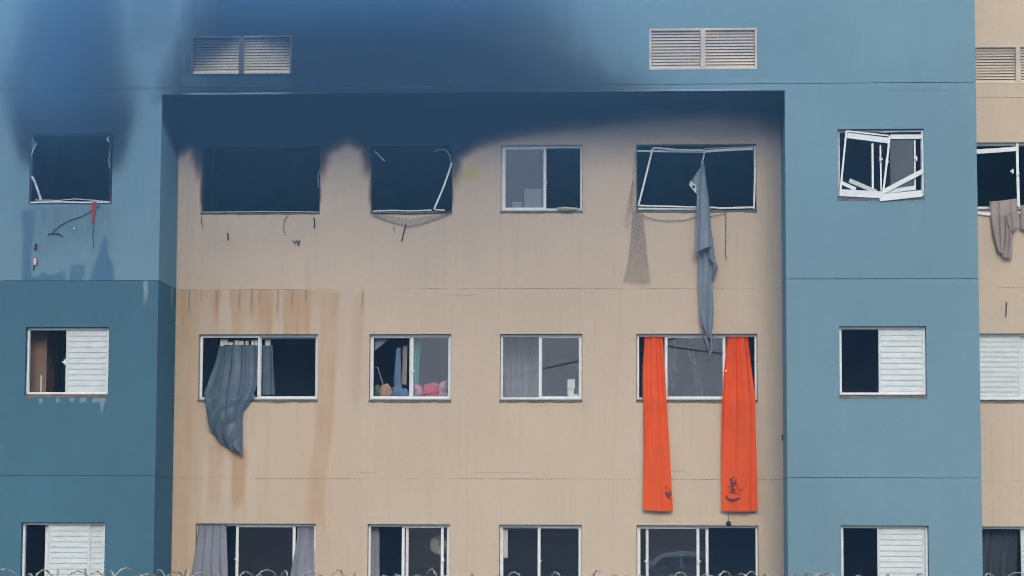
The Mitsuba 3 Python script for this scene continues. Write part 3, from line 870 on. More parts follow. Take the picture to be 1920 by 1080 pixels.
# the two orange curtains pulled out over the sill
o1 = Drape([(1209, 629), (1205, 690), (1205, 736), (1206, 752), (1207, 850), (1206, 956)], [(1243, 629), (1246, 690), (1249, 736), (1250, 752), (1256, 850), (1262, 958)],
           [YR + .125, YR + .09, YR + .0, YR - .05, YR - .07, YR - .09], folds=2.1, amp=0.034, bulge=0.02, seed=3, hem=0.01, fade=0.45, sharp=0.7)
k = thing('orange_curtain', 'narrower left orange curtain hanging from the window over the beige wall', 'curtain', 'orange curtains hanging out of one window')
obj('cloth', o1.mesh(), 'orange_cloth', k, smooth=True)
pm = MB()
for st, wd in (([(498, 378), (516, 412)], 0.022), ([(540, 418), (556, 444)], 0.016), ([(498, 448), (520, 500), (552, 542)], 0.036), ([(530, 468), (572, 502)], 0.030), ([(520, 520), (566, 548)], 0.020), ([(545, 455), (575, 470)], 0.014)):
    o1.stroke([((x - 200) / 385, 1 - (705 - y) / 2369) for x, y in st], wd, pm)
obj('print', pm, 'print_ink', k, label='dark printed motif near the hem')
o2 = Drape([(1364, 629), (1358, 690), (1355, 736), (1354, 752), (1352, 850), (1353, 958)], [(1402, 629), (1409, 690), (1415, 736), (1416, 752), (1418, 850), (1421, 958)],
           [YR + .125, YR + .09, YR + .0, YR - .05, YR - .07, YR - .09], folds=2.6, amp=0.038, bulge=0.02, seed=8, hem=0.008, fade=0.45, sharp=0.7)
k = thing('orange_curtain', 'wider right orange curtain with a dark printed motif near its hem', 'curtain', 'orange curtains hanging out of one window')
obj('cloth', o2.mesh(), 'orange_cloth', k, smooth=True)
pm = MB()
for st, wd in (([(1300, 535), (1350, 580), (1430, 580), (1515, 548)], 0.040), ([(1310, 520), (1370, 600), (1420, 600)], 0.020), ([(1425, 262), (1372, 312), (1392, 400), (1400, 500)], 0.026),
               ([(1348, 296), (1420, 335)], 0.016), ([(1452, 285), (1400, 420)], 0.024), ([(1335, 408), (1435, 378)], 0.018), ([(1338, 470), (1442, 500)], 0.020), ([(1345, 438), (1450, 440)], 0.022),
               ([(1440, 330), (1470, 425), (1500, 452), (1550, 430)], 0.016), ([(1448, 480), (1515, 468)], 0.010), ([(1360, 350), (1440, 370)], 0.020), ([(1455, 510), (1500, 505)], 0.008), ([(1376, 460), (1440, 470)], 0.020)):
    o2.stroke([((x - 1245) / 490, 1 - (728 - y) / 2369) for x, y in st], wd, pm)
obj('print', pm, 'print_ink', k, label='dark printed motif near the hem')

# the long grey curtain below the dislodged frame
k = thing('grey_curtain', 'long twisted grey curtain hanging from the dislodged window frame down to the orange curtains', 'curtain')
m = MB()
yb = YR - 0.10
Drape([(1317, 303), (1311, 325), (1307, 360), (1306, 395), (1307, 430), (1304, 474)], [(1320, 303), (1324, 335), (1328, 365), (1331, 395), (1333, 430), (1334, 461)], [YR + .02, YR, YR - .03, yb - .02, yb - .07, yb - .14], 1.9, 0.020, 0.06, 1).mesh(24, 40, m)
Drape([(1309, 462), (1309, 490), (1310, 540), (1312, 590), (1317, 625)], [(1335, 458), (1341, 486), (1336, 540), (1338, 582), (1335, 612)], [yb + .03, yb + .02, yb, yb, yb], 2.2, 0.024, 0.02, 2).mesh(24, 40, m)
Drape([(1325, 430), (1328, 485), (1337, 492), (1335, 520)], [(1334, 430), (1341, 486), (1347, 503), (1336, 527)], [yb - .04, yb - .05, yb - .12, yb - .03], 0.8, 0.018, 0.04, 5).mesh(14, 24, m)
Drape([(1313, 588), (1314, 600), (1319, 615), (1326, 632)], [(1325, 575), (1326, 595), (1326, 615), (1328, 634)], yb - .05, 0.5, 0.006, 0.025, 3).mesh(12, 16, m)
Drape([(1326, 590), (1326, 610), (1327, 625), (1328, 634)], [(1338, 580), (1337, 610), (1334, 622), (1331, 634)], yb - .04, 0.5, 0.006, 0.03, 4).mesh(12, 16, m)
Drape([(1319, 630), (1324, 645), (1328, 660), (1328, 674)], [(1327, 630), (1327, 645), (1329, 660), (1329, 675)], yb - .02, 0.5, 0.004, 0.012, 6).mesh(8, 14, m)
Drape([(1328, 624), (1332, 640), (1332, 655), (1328, 673)], [(1334, 622), (1336, 640), (1337, 655), (1330, 674)], yb - .03, 0.5, 0.004, 0.015, 7).mesh(8, 14, m)
obj('cloth', m, 'grey_cloth', k, smooth=True)
m = MB()
Drape([(1314, 312), (1302, 330), (1296, 342), (1304, 360)], [(1317, 315), (1312, 335), (1311, 345), (1308, 364)], [YR + .01, YR - .01, YR - .03, YR - .05], 0.5, 0.004, 0.02, 9).mesh(10, 14, m)
obj('flap', m, 'grey_cloth', k, smooth=True)
m = MB()
q = [at(a, b, YR - .06) for a, b in ((1295, 338), (1298, 342), (1305, 347), (1306, 364), (1301, 358), (1292, 347))]
cc = at(1300.5, 350.5, YR - .06)
ring = [cc + 0.020 * np.array([math.cos(t), 0, math.sin(t)]) for t in np.linspace(0, 2 * np.pi, 13)[:-1]]
pg = Polygon([(p[0], p[2]) for p in q]).difference(Polygon([(p[0], p[2]) for p in ring]))
for g in getattr(pg, 'geoms', [pg]):
    e = trimesh.creation.extrude_polygon(g, 0.006, engine='earcut')
    m.add(np.stack([e.vertices[:, 0], YR - .06 - e.vertices[:, 2], e.vertices[:, 1]], -1), e.faces)
obj('eyelet_band', m, 'white_cloth', k, label='white eyelet band corner with a dark ring')
t = np.linspace(0, 2 * np.pi, 17)
obj('eyelet', MB().tube([cc + 0.017 * np.array([math.cos(a), -0.3, math.sin(a)]) for a in t], 0.006, 6, False), 'black_metal', k)
obj('tie', MB().tube([at(1321, 283, YR + .03), at(1320, 292, YR + .02), at(1316.5, 303, YR + .01), at(1317, 312, YR)], 0.011, 6), 'white_cloth', k)

# slate curtain out of the middle left window
k = thing('slate_curtain', 'satin blue-grey curtain spilling over the sill of the wide left window below the burnt floor', 'curtain')
c1 = Drape([(412, 647), (404, 680), (389, 722), (383, 737), (384, 748), (390, 785), (395, 806), (412, 826), (432, 842), (454, 852)],
           [(485, 647), (485, 690), (482, 722), (476, 737), (470, 749), (456, 772), (455, 790), (455, 815), (455, 838), (456, 853)],
           [YR + .17, YR + .14, YR + .05, YR - .01, YR - .05, YR - .06, YR - .06, YR - .06, YR - .06, YR - .06], folds=4.2, amp=0.026, seed=12, swag=0.05, slant=-0.9, bulge=0.05, sharp=0.8, fade=0.95)
obj('cloth', c1.mesh(70, 90), 'slate_cloth', k, smooth=True)
c2 = Drape([(470, 737), (469, 748), (460, 760), (457, 768)], [(480, 742), (471, 751), (462, 764), (458, 769)], [YR + 0, YR - .05, YR - .05, YR - .05], 0.5, 0.004, 0.01, 3)
obj('fold', c2.mesh(8, 14), 'slate_cloth', k, smooth=True)
m = MB()
for x0, x1, y0, y1 in ((413, 427, 636, 649), (428, 437, 641, 648), (440, 447, 638, 649), (448, 457, 639, 649), (460, 466, 639, 652), (471, 477, 638, 648), (478, 484, 637, 648)):
    a, b = at(x0, y0, YR + .165), at(x1, y1, YR + .165)
    m.box(a[0], b[0], a[1] - 0.004, a[1] + 0.004, b[2], a[2], 0.002)
obj('heading_tape', m, 'white_cloth', k, label='white pleated heading tape')
k = thing('slate_curtain', 'narrow blue-grey curtain hanging behind the glass right of the white mullion', 'curtain')
c3 = Drape([(487, 647), (488, 690), (489, 740)], [(511, 647), (513, 690), (516, 740)], YR + .2, folds=1.6, amp=0.025, seed=5)
obj('cloth', c3.mesh(20, 24), 'slate_cloth', k, smooth=True)
a, b = at(497, 637, YR + .195), at(507, 648, YR + .195)
obj('heading_tape', MB().box(a[0], b[0], a[1] - .004, a[1] + .004, b[2], a[2], .002), 'white_cloth', k)

# lilac curtains of the lower left window
k = obj('lilac_curtain', Drape([(371, 984), (369, 1010), (364, 1045), (357, 1085), (352, 1112)], [(424, 984), (425, 1010), (426, 1045), (427, 1085), (428, 1105)], [YR + .05, YR + .03, YR - .03, YR - .06, YR - .06], folds=4.2, amp=0.022, seed=21).mesh(50, 40), 'lilac_cloth', smooth=True,
        label='left lilac curtain billowing out of the bottom left beige window', cat='curtain', group='lilac curtains of one window')
obj('lilac_curtain', Drape([(558, 984), (557, 1010), (552, 1040), (546, 1070), (543, 1110)], [(588, 984), (589, 1010), (589, 1040), (589, 1070), (590, 1110)], [YR + .12, YR + .12, YR + .05, YR + .02, YR], folds=2.4, amp=0.022, seed=22).mesh(40, 40), 'lilac_cloth', smooth=True,
    label='right narrow lilac curtain gathered beside the glazed sash', cat='curtain', group='lilac curtains of one window')
# cloth over the far right sill
k = thing('taupe_cloth', 'torn taupe cloth hanging over the sill of the far right top window', 'cloth')
m = MB()
Drape([(1855, 378), (1857, 405), (1862, 440), (1870, 470)], [(1885, 376), (1888, 405), (1885, 440), (1882, 478)], [YR + .05, YR - .05, YR - .07, YR - .07], 2.2, 0.025, 0.02, 31).mesh(26, 30, m)
Drape([(1880, 376), (1884, 405), (1886, 440), (1880, 482)], [(1909, 372), (1904, 405), (1899, 440), (1898, 485)], [YR + .05, YR - .05, YR - .08, YR - .09], 1.5, 0.022, 0.02, 32).mesh(22, 30, m)
Drape([(1886, 400), (1888, 415), (1892, 425), (1896, 433)], [(1910, 395), (1911, 415), (1910, 424), (1900, 434)], YR - .10, 1.5, 0.012, 0.02, 33).mesh(16, 16, m)
obj('cloth', m, 'taupe_cloth', k, smooth=True)
obj('taupe_cloth', Drape([(1913, 385), (1914, 405), (1913, 428)], [(1935, 383), (1938, 405), (1934, 440)], YR - .06, 1.5, 0.02, 0.02, 34).mesh(14, 16), 'taupe_cloth', smooth=True, label='smaller taupe cloth at the right picture edge beside the torn one', cat='cloth')

# ---------------------------------------------------------------- things behind the panes
k = obj('teal_curtain', Drape([(776, 632), (776, 690), (776, 742)], [(790, 632), (786, 690), (784, 742)], YR + .3, 1.5, 0.02, 0, 41).mesh(12, 12), 'teal_cloth', smooth=True, label='thin teal curtain edge behind the right pane of the bedroom window', cat='curtain')
obj('blue_garment', Drape([(743, 652), (740, 690), (738, 715), (742, 742)], [(751, 652), (752, 690), (751, 715), (758, 742)], YR + .28, 1.3, 0.015, 0.02, 42).mesh(12, 20), 'denim_cloth', smooth=True, label='blue garment hanging inside the left half of the bedroom window', cat='garment')
obj('striped_garment', Drape([(755, 650), (754, 690), (752, 720)], [(764, 648), (763, 690), (762, 722)], YR + .3, 1.3, 0.012, 0.02, 43).mesh(12, 16), 'taupe_cloth', smooth=True, label='pale patterned garment hanging beside the blue one', cat='garment')
obj('net_curtain', Drape([(702, 633), (702, 645), (702, 656)], [(730, 633), (718, 646), (704, 657)], YR + .2, 1.2, 0.01, 0.02, 44).mesh(10, 10), 'grey_cloth', smooth=True, label='grey curtain corner at the upper left of the bedroom window', cat='curtain')


def heap(name, pts, Y, mat, label, cat, seed):
    """A soft heap: a lumpy closed solid with the surveyed outline."""
    P = np.array([at(a, b, Y) for a, b in pts])
    c = P.mean(0)
    n, rings = len(P) * 4, 7
    out = interp(np.vstack([P, P[:1]]), np.linspace(0, 1, n + 1))[:-1]
    v = [c + [0, -0.10, 0]]
    for i in range(1, rings + 1):
        s = i / rings
        q = c + (out - c) * math.sin(s * np.pi / 2)
        q[:, 1] = Y - 0.10 * math.cos(s * np.pi / 2)
        wob = np.stack([meshkit.fbm(q * 17 + seed + 31 * a, 3) - .5 for a in range(3)], -1)
        q = q + wob * [0.07, 0.09, 0.09 * (name != 'foam_lump')] * (0.35 + 0.65 * (1 - s))
        v += list(q)
    v.append(c + [0, 0.12, 0])
    f = [(0, 1 + (j + 1) % n, 1 + j) for j in range(n)]
    for i in range(rings - 1):
        for j in range(n):
            a, b = 1 + i * n + j, 1 + i * n + (j + 1) % n
            f += [(a, b, b + n), (a, b + n, a + n)]
    e = 1 + (rings - 1) * n
    f += [(e + j, e + (j + 1) % n, len(v) - 1) for j in range(n)]
    return obj(name, MB().add(v, f), mat, smooth=True, label=label, cat=cat)


heap('peach_pillow', [(712, 746), (711, 733), (716, 722), (727, 719), (734, 728), (736, 738), (733, 747)], YR + .25, 'peach_cloth', 'peach coloured rounded pillow behind the lower left glass', 'pillow', 1)
heap('green_cushion', [(702, 747), (702, 726), (708, 720), (714, 724), (714, 747)], YR + .3, 'green_cloth', 'dark green cushion in the lower left corner of the bedroom window', 'cushion', 2)
heap('blue_blanket', [(734, 748), (736, 726), (742, 724), (752, 730), (762, 728), (768, 735), (770, 748)], YR + .27, 'denim_cloth', 'blue blanket heaped at the foot of the hanging garments', 'blanket', 3)
heap('mauve_blanket', [(777, 748), (777, 723), (784, 720), (792, 724), (794, 748)], YR + .27, 'mauve_cloth', 'mauve blanket behind the right pane beside the red one', 'blanket', 4)
heap('red_blanket', [(790, 746), (793, 724), (802, 718), (814, 717), (822, 720), (823, 748), (806, 748)], YR + .24, 'pink_cloth', 'pinkish red blanket heaped behind the right pane of the bedroom window', 'blanket', 5)
heap('purple_bag', [(822, 748), (823, 720), (830, 715), (838, 714), (840, 748)], YR + .27, 'mauve_cloth', 'dull purple bundle at the right edge of the bedroom window', 'bundle', 6)
obj('white_strap', MB().tube([at(702, 690, YR + .2), at(708, 688, YR + .2), at(713, 705, YR + .2), at(718, 720, YR + .2)], 0.009, 6), 'lilac_cloth', label='white strap bent at the left edge of the bedroom window', cat='strap')
# grey voile in the third window of the middle row
obj('grey_curtain', Drape([(944, 632), (944, 690), (944, 748)], [(1012, 632), (1011, 690), (1010, 748)], YR + .7, 5, 0.02, 0, 51).mesh(40, 10), 'lilac_cloth', smooth=True, label='dim grey curtain behind the left pane of the plain middle window', cat='curtain')
m = MB()
for x0, x1, y0, y1 in ((1064, 1078, 711, 729), (1064, 1076, 730, 741), (1066, 1084, 739, 744)):
    a, b = at(x0, y0, YR + .14), at(x1, y1, YR + .14)
    m.box(a[0], b[0], a[1] - .003, a[1] + .003, b[2], a[2], .001)
obj('paper_notice', m, 'paper', label='white paper notice in the lower right corner of the plain middle window', cat='paper')
# dark cloth strips imitating reflections in the pane between the orange curtains
obj('dark_reflection', Drape([(1252, 635), (1256, 680), (1253, 745)], [(1262, 635), (1270, 680), (1262, 745)], YR + .4, 1.5, 0.02, 0, 52).mesh(12, 16), 'dark_cloth', smooth=True, label='dark strip imitating a reflection at the left of the pane between the orange curtains', cat='curtain', group='dark strips imitating reflections')
obj('dark_reflection', Drape([(1283, 635), (1296, 680), (1308, 745)], [(1294, 635), (1306, 680), (1322, 745)], YR + .4, 1.5, 0.02, 0, 53).mesh(12, 16), 'dark_cloth', smooth=True, label='dark slanting strip imitating a reflection in the centre of the pane between the orange curtains', cat='curtain', group='dark strips imitating reflections')
# bottom row
obj('pale_curtain', Drape([(693, 986), (693, 1040), (692, 1110)], [(711, 986), (711, 1040), (712, 1110)], YR + .22, 1.5, 0.02, 0, 54).mesh(14, 14), 'lilac_cloth', smooth=True, label='pale curtain edge at the left of the bottom window with the fan', cat='curtain')
k = thing('fan', 'white round fan seen behind the right pane of the bottom window', 'fan')
fc = at(824, 1022, YR + .45)
m = MB()
for r in (0.13, 0.10, 0.07, 0.035):
    m.tube([fc + r * np.array([math.cos(t), 0, math.sin(t)]) for t in np.linspace(0, 2 * np.pi, 25)], 0.006, 5, False)
for t in np.linspace(0, 2 * np.pi, 13)[:-1]:
    m.tube([fc + 0.02 * np.array([math.cos(t), 0, math.sin(t)]), fc + 0.13 * np.array([math.cos(t), 0, math.sin(t)])], 0.004, 4)
obj('guard', m, 'white_aluminium', k)
m = MB()
for t in (0.4, 2.5, 4.6):
    u = np.array([math.cos(t), 0.25, math.sin(t)])
    v = np.array([-math.sin(t), 0.25, math.cos(t)])
    q = [fc + [0, .03, 0] + 0.02 * u - 0.02 * v, fc + [0, .03, 0] + 0.11 * u - 0.05 * v, fc + [0, .03, 0] + 0.115 * u + 0.04 * v, fc + [0, .03, 0] + 0.02 * u + 0.02 * v]
    m.add(q + [x + np.array([0, .004, 0]) for x in q], [(0, 1, 2, 3), (7, 6, 5, 4), (0, 4, 5, 1), (1, 5, 6, 2), (2, 6, 7, 3), (3, 7, 4, 0)])
obj('blade', m, 'paper', k)
obj('stand', MB().tube([fc + [0, .04, -0.13], fc + [0, .04, -0.75]], 0.015, 8).tube([fc + [0, .04, -0.75], fc + [0, .04, -0.78]], 0.11, 12), 'black_metal', k)
a, b = at(944, 993, YR + .16), at(952, 1046, YR + .16)
obj('paper_strip', MB().box(a[0], b[0], a[1] - .003, a[1] + .003, b[2], a[2], .001), 'paper', label='white paper strip at the left edge of a bottom window', cat='paper')
obj('dark_curtain', Drape([(1830, 992), (1830, 1040), (1830, 1110)], [(1908, 992), (1908, 1040), (1908, 1110)], YR + .25, 6, 0.025, 0, 55).mesh(50, 12), 'dark_cloth', smooth=True, label='dark curtain behind the bottom right window at the picture edge', cat='curtain')
a, b = at(55, 618, .45), at(86, 750, .45)
k = thing('wooden_wardrobe', 'brown wooden wardrobe door inside the left wing window beside the white shutter', 'wardrobe')
obj('door', MB().box(a[0] - .3, b[0], .45, .48, 3.0, a[2] + .1, .003), 'wood_brown', k)
obj('carcass', MB().box(a[0] - .3, b[0] - .02, .485, 1.0, 3.0, a[2] + .1), 'wood_brown', k)
q = at(77, 722, .44)
obj('handle', MB().tube([q + [0, 0, -.12], q + [0, 0, .14]], 0.012, 6), 'white_aluminium', k)

# ---------------------------------------------------------------- cords, nets and burnt scraps


def cord(name, pts, Y, r, mat, label, cat='cord', parent=None, group=None):
    q = np.array([at(a, b, Y) for a, b in pts])
    n = max(8, 5 * len(q))
    t = np.linspace(0, 1, n)
    s = np.linspace(0, 1, len(q))
    from scipy.interpolate import PchipInterpolator
    P = PchipInterpolator(s, q)(t)
    P += nrg.normal(0, 0.0015, P.shape)
    return obj(name, MB().tube(P, r, 5), mat, parent, smooth=True, label=label, cat=cat, group=group)


k = thing('red_ribbon', 'scorched red ribbon hanging from the sill of the burnt left wing window', 'ribbon')
obj('strip', Drape([(172, 379), (173, 395), (172, 416)], [(180, 379), (179, 396), (176, 418)], -.04, 1, 0.01, 0.01, 61).mesh(8, 14), 'red_plastic', k, smooth=True)
cord('tail', [(175, 417), (176, 428), (174, 440), (175, 452), (175, 466)], -.02, 0.005, 'black_cord', None, None, k)
cord('burnt_cable', [(188, 385), (172, 395), (155, 405), (132, 413), (112, 424), (98, 437)], -.025, 0.0065, 'black_cord', 'burnt cable curving down the wall left of the red ribbon')
cord('burnt_cable', [(90, 440), (98, 438), (108, 438), (118, 444)], -.02, 0.008, 'black_cord', 'short burnt cable crossing the lower end of the long curved one')
k = thing('red_scrap', 'dark upper red scrap stuck on the blue wall beside the bare patch', 'scrap', 'red scraps on the blue wall')
obj('body', MB().bar(at(68, 457, -.012), at(66, 469, -.012), 0.032, 0.012, 0.004), 'black_cord', k)
obj('edge', MB().bar(at(70, 458, -.013), at(69, 468, -.013), 0.010, 0.010, 0.003), 'red_plastic', k)
k = thing('red_scrap', 'lower red and white scrap with a dark tail stuck on the blue wall', 'scrap', 'red scraps on the blue wall')
obj('body', MB().bar(at(66, 484, -.014), at(66, 497, -.014), 0.045, 0.014, 0.005), 'white_cloth', k)
obj('edge', MB().tube([at(68, 483, -.02), at(70, 490, -.02), at(67, 498, -.02)], 0.008, 6), 'red_plastic', k)
obj('tail', MB().bar(at(64, 496, -.013), at(63, 507, -.013), 0.018, 0.010, 0.003), 'black_cord', k)
e = trimesh.creation.icosphere(2, 0.017)
e.apply_translation(at(139, 429, -.008))
obj('white_plug', MB().mesh(e), 'paper', smooth=True, label='tiny white plug on the blue wall under the burnt left window', cat='plug')
G1 = 'charred cords below the burnt windows'
cord('charred_cord', [(426, 437), (428, 443), (427, 450)], YR - .02, 0.010, 'black_cord', 'short charred scrap on the beige wall below the wide burnt window, leftmost', group=G1)
cord('charred_cord', [(540, 405), (533, 415), (532, 428), (536, 442)], YR - .02, 0.005, 'grey_cord', 'thin looped cord below the right part of the wide burnt window', group=G1)
cord('charred_cord', [(588, 408), (590, 418), (589, 428)], YR - .02, 0.009, 'black_cord', 'charred cord stub hanging from the right corner of the wide burnt window', group=G1)
cord('charred_cord', [(549, 450), (553, 456), (556, 451), (560, 460), (562, 451), (558, 456)], YR - .02, 0.006, 'black_cord', 'tangled charred scrap in the middle of the beige wall below the wide burnt window', group=G1)
cord('charred_cord', [(379, 402), (378, 412), (380, 428)], YR - .02, 0.005, 'grey_cord', 'thin scrap below the left corner of the wide burnt window', group=G1)
cord('charred_cord', [(762, 420), (758, 432), (755, 446), (753, 452)], YR - .03, 0.009, 'black_cord', 'dark cord dangling from the sagging net below the second burnt window', group=G1)
cord('charred_cord', [(738, 424), (739, 430), (740, 436)], YR - .03, 0.005, 'grey_cord', 'short thread left of the dark cord under the second burnt window', group=G1)
cord('hanging_rope', [(1204, 402), (1222, 410), (1245, 414), (1275, 414), (1303, 408), (1330, 406), (1361, 400)], YR - .03, 0.0048, 'grey_cord', 'rope sagging below the sill behind the long grey curtain', 'rope')
cord('hanging_rope', [(1361, 399), (1361, 425), (1361, 450), (1360, 468), (1362, 488)], YR - .025, 0.005, 'grey_cord', 'thin rope hanging straight down right of the long grey curtain', 'rope')
cord('dangling_rope', [(1887, 566), (1887, 580), (1886, 594)], YR - .02, 0.009, 'grey_cord', 'short cord on the far right beige wall above the white shutter', 'rope')
cord('wall_hook', [(1466, 816), (1468, 820), (1467, 825)], YR - .03, 0.012, 'black_cord', 'small dark hook at the right edge of the recess', 'hook')


def net(dp, nu, nv, mb, r=0.0035, drop=0.0, seed=0):
    """Knotted diamond mesh over a drape: two families of strands."""
    rr = np.random.default_rng(seed)
    for s in (1, -1):
        for i in range(-nv, nu + 1):
            pts = []
            for j in range(0, nv + 1):
                u = (i + j) / nu if s > 0 else (nu - i - j) / nu
                if -1e-6 <= u <= 1 + 1e-6:
                    pts.append((u, j / nv))
            if len(pts) > 1 and rr.random() > drop:
                p = np.array(pts)
                mb.tube(dp(p[:, 0], p[:, 1]) + rr.normal(0, 0.004, (len(p), 3)) * [1, .5, 1], r, 3, False)


m = MB()
net(Drape([(1190, 285), (1184, 350), (1180, 400)], [(1194, 285), (1194, 350), (1196, 400)], YR - .02, 1.5, 0.015, 0, 71), 2, 16, m, 0.0022, 0.1)
net(Drape([(1186, 396), (1182, 450), (1176, 495), (1167, 530)], [(1205, 400), (1211, 450), (1216, 495), (1220, 533)], YR - .03, 2.5, 0.02, 0, 72), 5, 16, m, 0.0036, 0.05)
net(Drape([(1185, 340), (1176, 385), (1168, 428)], [(1189, 340), (1184, 385), (1180, 428)], YR - .02, 1.0, 0.01, 0, 73), 2, 10, m, 0.0018, 0.2)
obj('safety_net', m, 'net_cord', label='torn safety net hanging from the left corner of the window with twisted frames', cat='net')
m = MB()
net(Drape([(700, 401), (735, 404), (768, 410), (805, 404), (845, 399)], [(700, 405), (735, 417), (768, 424), (805, 415), (845, 401)], YR - .03, 1, 0.004, 0, 74), 2, 30, m, 0.002)
m.tube([at(a, b, YR - .03) for a, b in ((699, 403), (720, 412), (745, 420), (768, 425), (792, 420), (820, 410), (846, 400))], 0.005, 5)
obj('safety_net', m, 'net_cord', label='scorched safety net sagging below the sill of the second burnt window', cat='net')
m = MB()
xa, xb, za, zb = wx(1024, YR), XWIN['three'][1] - .03, 6.80, 7.74
for s in (1, -1):
    for i in np.arange(-1.2, 1.2, 0.05):
        p0 = np.array([xa + (i if s > 0 else -i) + (0 if s > 0 else xb - xa), YR + .15, za])
        p1 = p0 + [s * (zb - za), 0, zb - za]
        ts = [0.0, 1.0]
        lo, hi = sorted(((xa - p0[0]) / (p1[0] - p0[0]), (xb - p0[0]) / (p1[0] - p0[0])))
        lo, hi = max(lo, 0), min(hi, 1)
        if hi - lo > 0.02:
            m.tube(np.linspace(p0 + lo * (p1 - p0), p0 + hi * (p1 - p0), 3), 0.0012, 3, False)
obj('safety_net', m, 'black_cord', label='intact dark safety net stretched across the open half of the top third window', cat='net')
heap('foam_lump', [(1044, 393), (1045, 389.5), (1056, 388), (1070, 389), (1082, 390), (1084, 393), (1072, 396), (1056, 397)], YR - .01, 'foam', 'lump of yellowish foam lying on the sill of the top third window', 'foam', 9)
k = thing('hanging_weight', 'small black weight on a thin cord above the bottom right beige window', 'weight')
cord('cord', [(1367, 958), (1366, 968), (1366, 978)], YR - .03, 0.0035, 'grey_cord', None, None, k)
q = at(1366, 982, YR - .03)
prof = np.array([(0.001, .036), (.022, .034), (.032, .02), (.036, 0), (.030, -.022), (.016, -.034), (.001, -.038)])
e = trimesh.creation.revolve(prof[::-1], sections=18)
e.apply_translation(q)
obj('body', MB().mesh(e), 'black_metal', k, smooth=True)

# ---------------------------------------------------------------- street side, seen only as reflections in the panes
scene['galvanised'] = {'type': 'twosided', 'bsdf': {'type': 'principled', 'base_color': tinted((0.42, 0.40, 0.37), 0.6, 7, 7), 'metallic': 0.55, 'roughness': 0.38}}
scene['cable_black'] = plain((0.02, 0.02, 0.02), 0.6)
YM = -46.0
for (p, q), lb in ((((1010, 694), (1090, 676)), 'black overhead cable mirrored in the right pane of the plain middle window'),
                   (((1255, 650), (1355, 664)), 'black overhead cable mirrored in the pane between the orange curtains')):
    a, b = at(*p, 2 * (YR + .1) - YM), at(*q, 2 * (YR + .1) - YM)
    d = (b - a) / (b[0] - a[0])
    P = [a + d * x + [0, 0, 0.002 * x * x] for x in np.linspace(-26, 26, 40)]
    obj('power_cable', MB().tube([(v[0], YM, v[2]) for v in P], 0.028, 6), 'cable_black', label=lb, cat='cable', group='overhead cables over the street')
scene['car_paint'] = plain((0.55, 0.57, 0.58), 0.25, 0.6, clearcoat=0.8)
scene['car_glass'] = plain((0.02, 0.025, 0.03), 0.05, 0.6)
scene['tyre_rubber'] = plain((0.03, 0.03, 0.03), 0.9)
cxy = at(1262, 1030, 2 * (YR + .1) + 42.0)
CX, CY = cxy[0], -42.0
k = thing('parked_car', 'pale parked car across the street, reflected in the wide bottom window', 'car')


def prism(poly, y0, y1, inset=0.0):
    e = trimesh.creation.extrude_polygon(poly, y1 - y0, engine='earcut')
    v = np.array(e.vertices)
    y = y0 + (y1 - y0) - v[:, 2]
    top = np.clip((v[:, 1] - 0.9) / 0.7, 0, 1) * inset
    y = np.where(y > (y0 + y1) / 2, y - top, y + top)
    return trimesh.Trimesh(np.stack([v[:, 0] + CX, y + CY, v[:, 1]], -1), e.faces, process=False)


body = Polygon([(-2.1, .35), (-2.15, .75), (-1.95, .98), (-1.0, 1.08), (-.35, 1.52), (.3, 1.60), (1.15, 1.56), (1.85, 1.10), (2.1, 1.0), (2.15, .45), (2.0, .32)]).buffer(.05).simplify(.01)
for wxp in (-1.3, 1.35):
    body = body.difference(sbox(wxp - .02, 0, wxp + .02, .3)).difference(Polygon([(wxp + .38 * math.cos(t), .33 + .38 * math.sin(t)) for t in np.linspace(0, 6.28, 25)[:-1]]))
obj('body', prism(body, -.85, .85, .16), 'car_paint', k, smooth=30)
for poly in ([(-.82, 1.06), (-.28, 1.46), (.22, 1.50), (.22, 1.06)], [(.30, 1.06), (.30, 1.50), (1.05, 1.47), (1.5, 1.12)]):
    obj('window', prism(Polygon(poly), -.80, .80 + .06, .10), 'car_glass', k)
for wxp in (-1.3, 1.35):
    for yy in (-.78, .78):
        e = trimesh.creation.cylinder(.32, .2, sections=24)
        e.apply_transform(trimesh.transformations.rotation_matrix(math.pi / 2, [1, 0, 0]))
        e.apply_translation([CX + wxp, CY + yy, .32])
        wk = obj('wheel', MB().mesh(e), 'tyre_rubber', k, smooth=30)
        e = trimesh.creation.cylinder(.19, .21, sections=16)
        e.apply_transform(trimesh.transformations.rotation_matrix(math.pi / 2, [1, 0, 0]))
        e.apply_translation([CX + wxp, CY + yy, .32])
        obj('rim', MB().mesh(e), 'galvanised', wk, smooth=30)

# ---------------------------------------------------------------- perimeter wall and razor wire in front
YW = -19.8
scene['wall_block'] = plain(tinted((0.30, 0.29, 0.27), 0.3, 3, 3))
obj('perimeter_wall', MB().box(-14, 12, YW - .08, YW + .08, 0, 1.35, 0.0).box(-14, 12, YW - .11, YW + .11, 1.35, 1.40), 'wall_block', label='low grey perimeter wall carrying the razor wire', cat='wall')
RW = thing('razor_wire', 'galvanised razor wire coil running along the bottom edge of the picture', 'razor wire')
R = 0.225


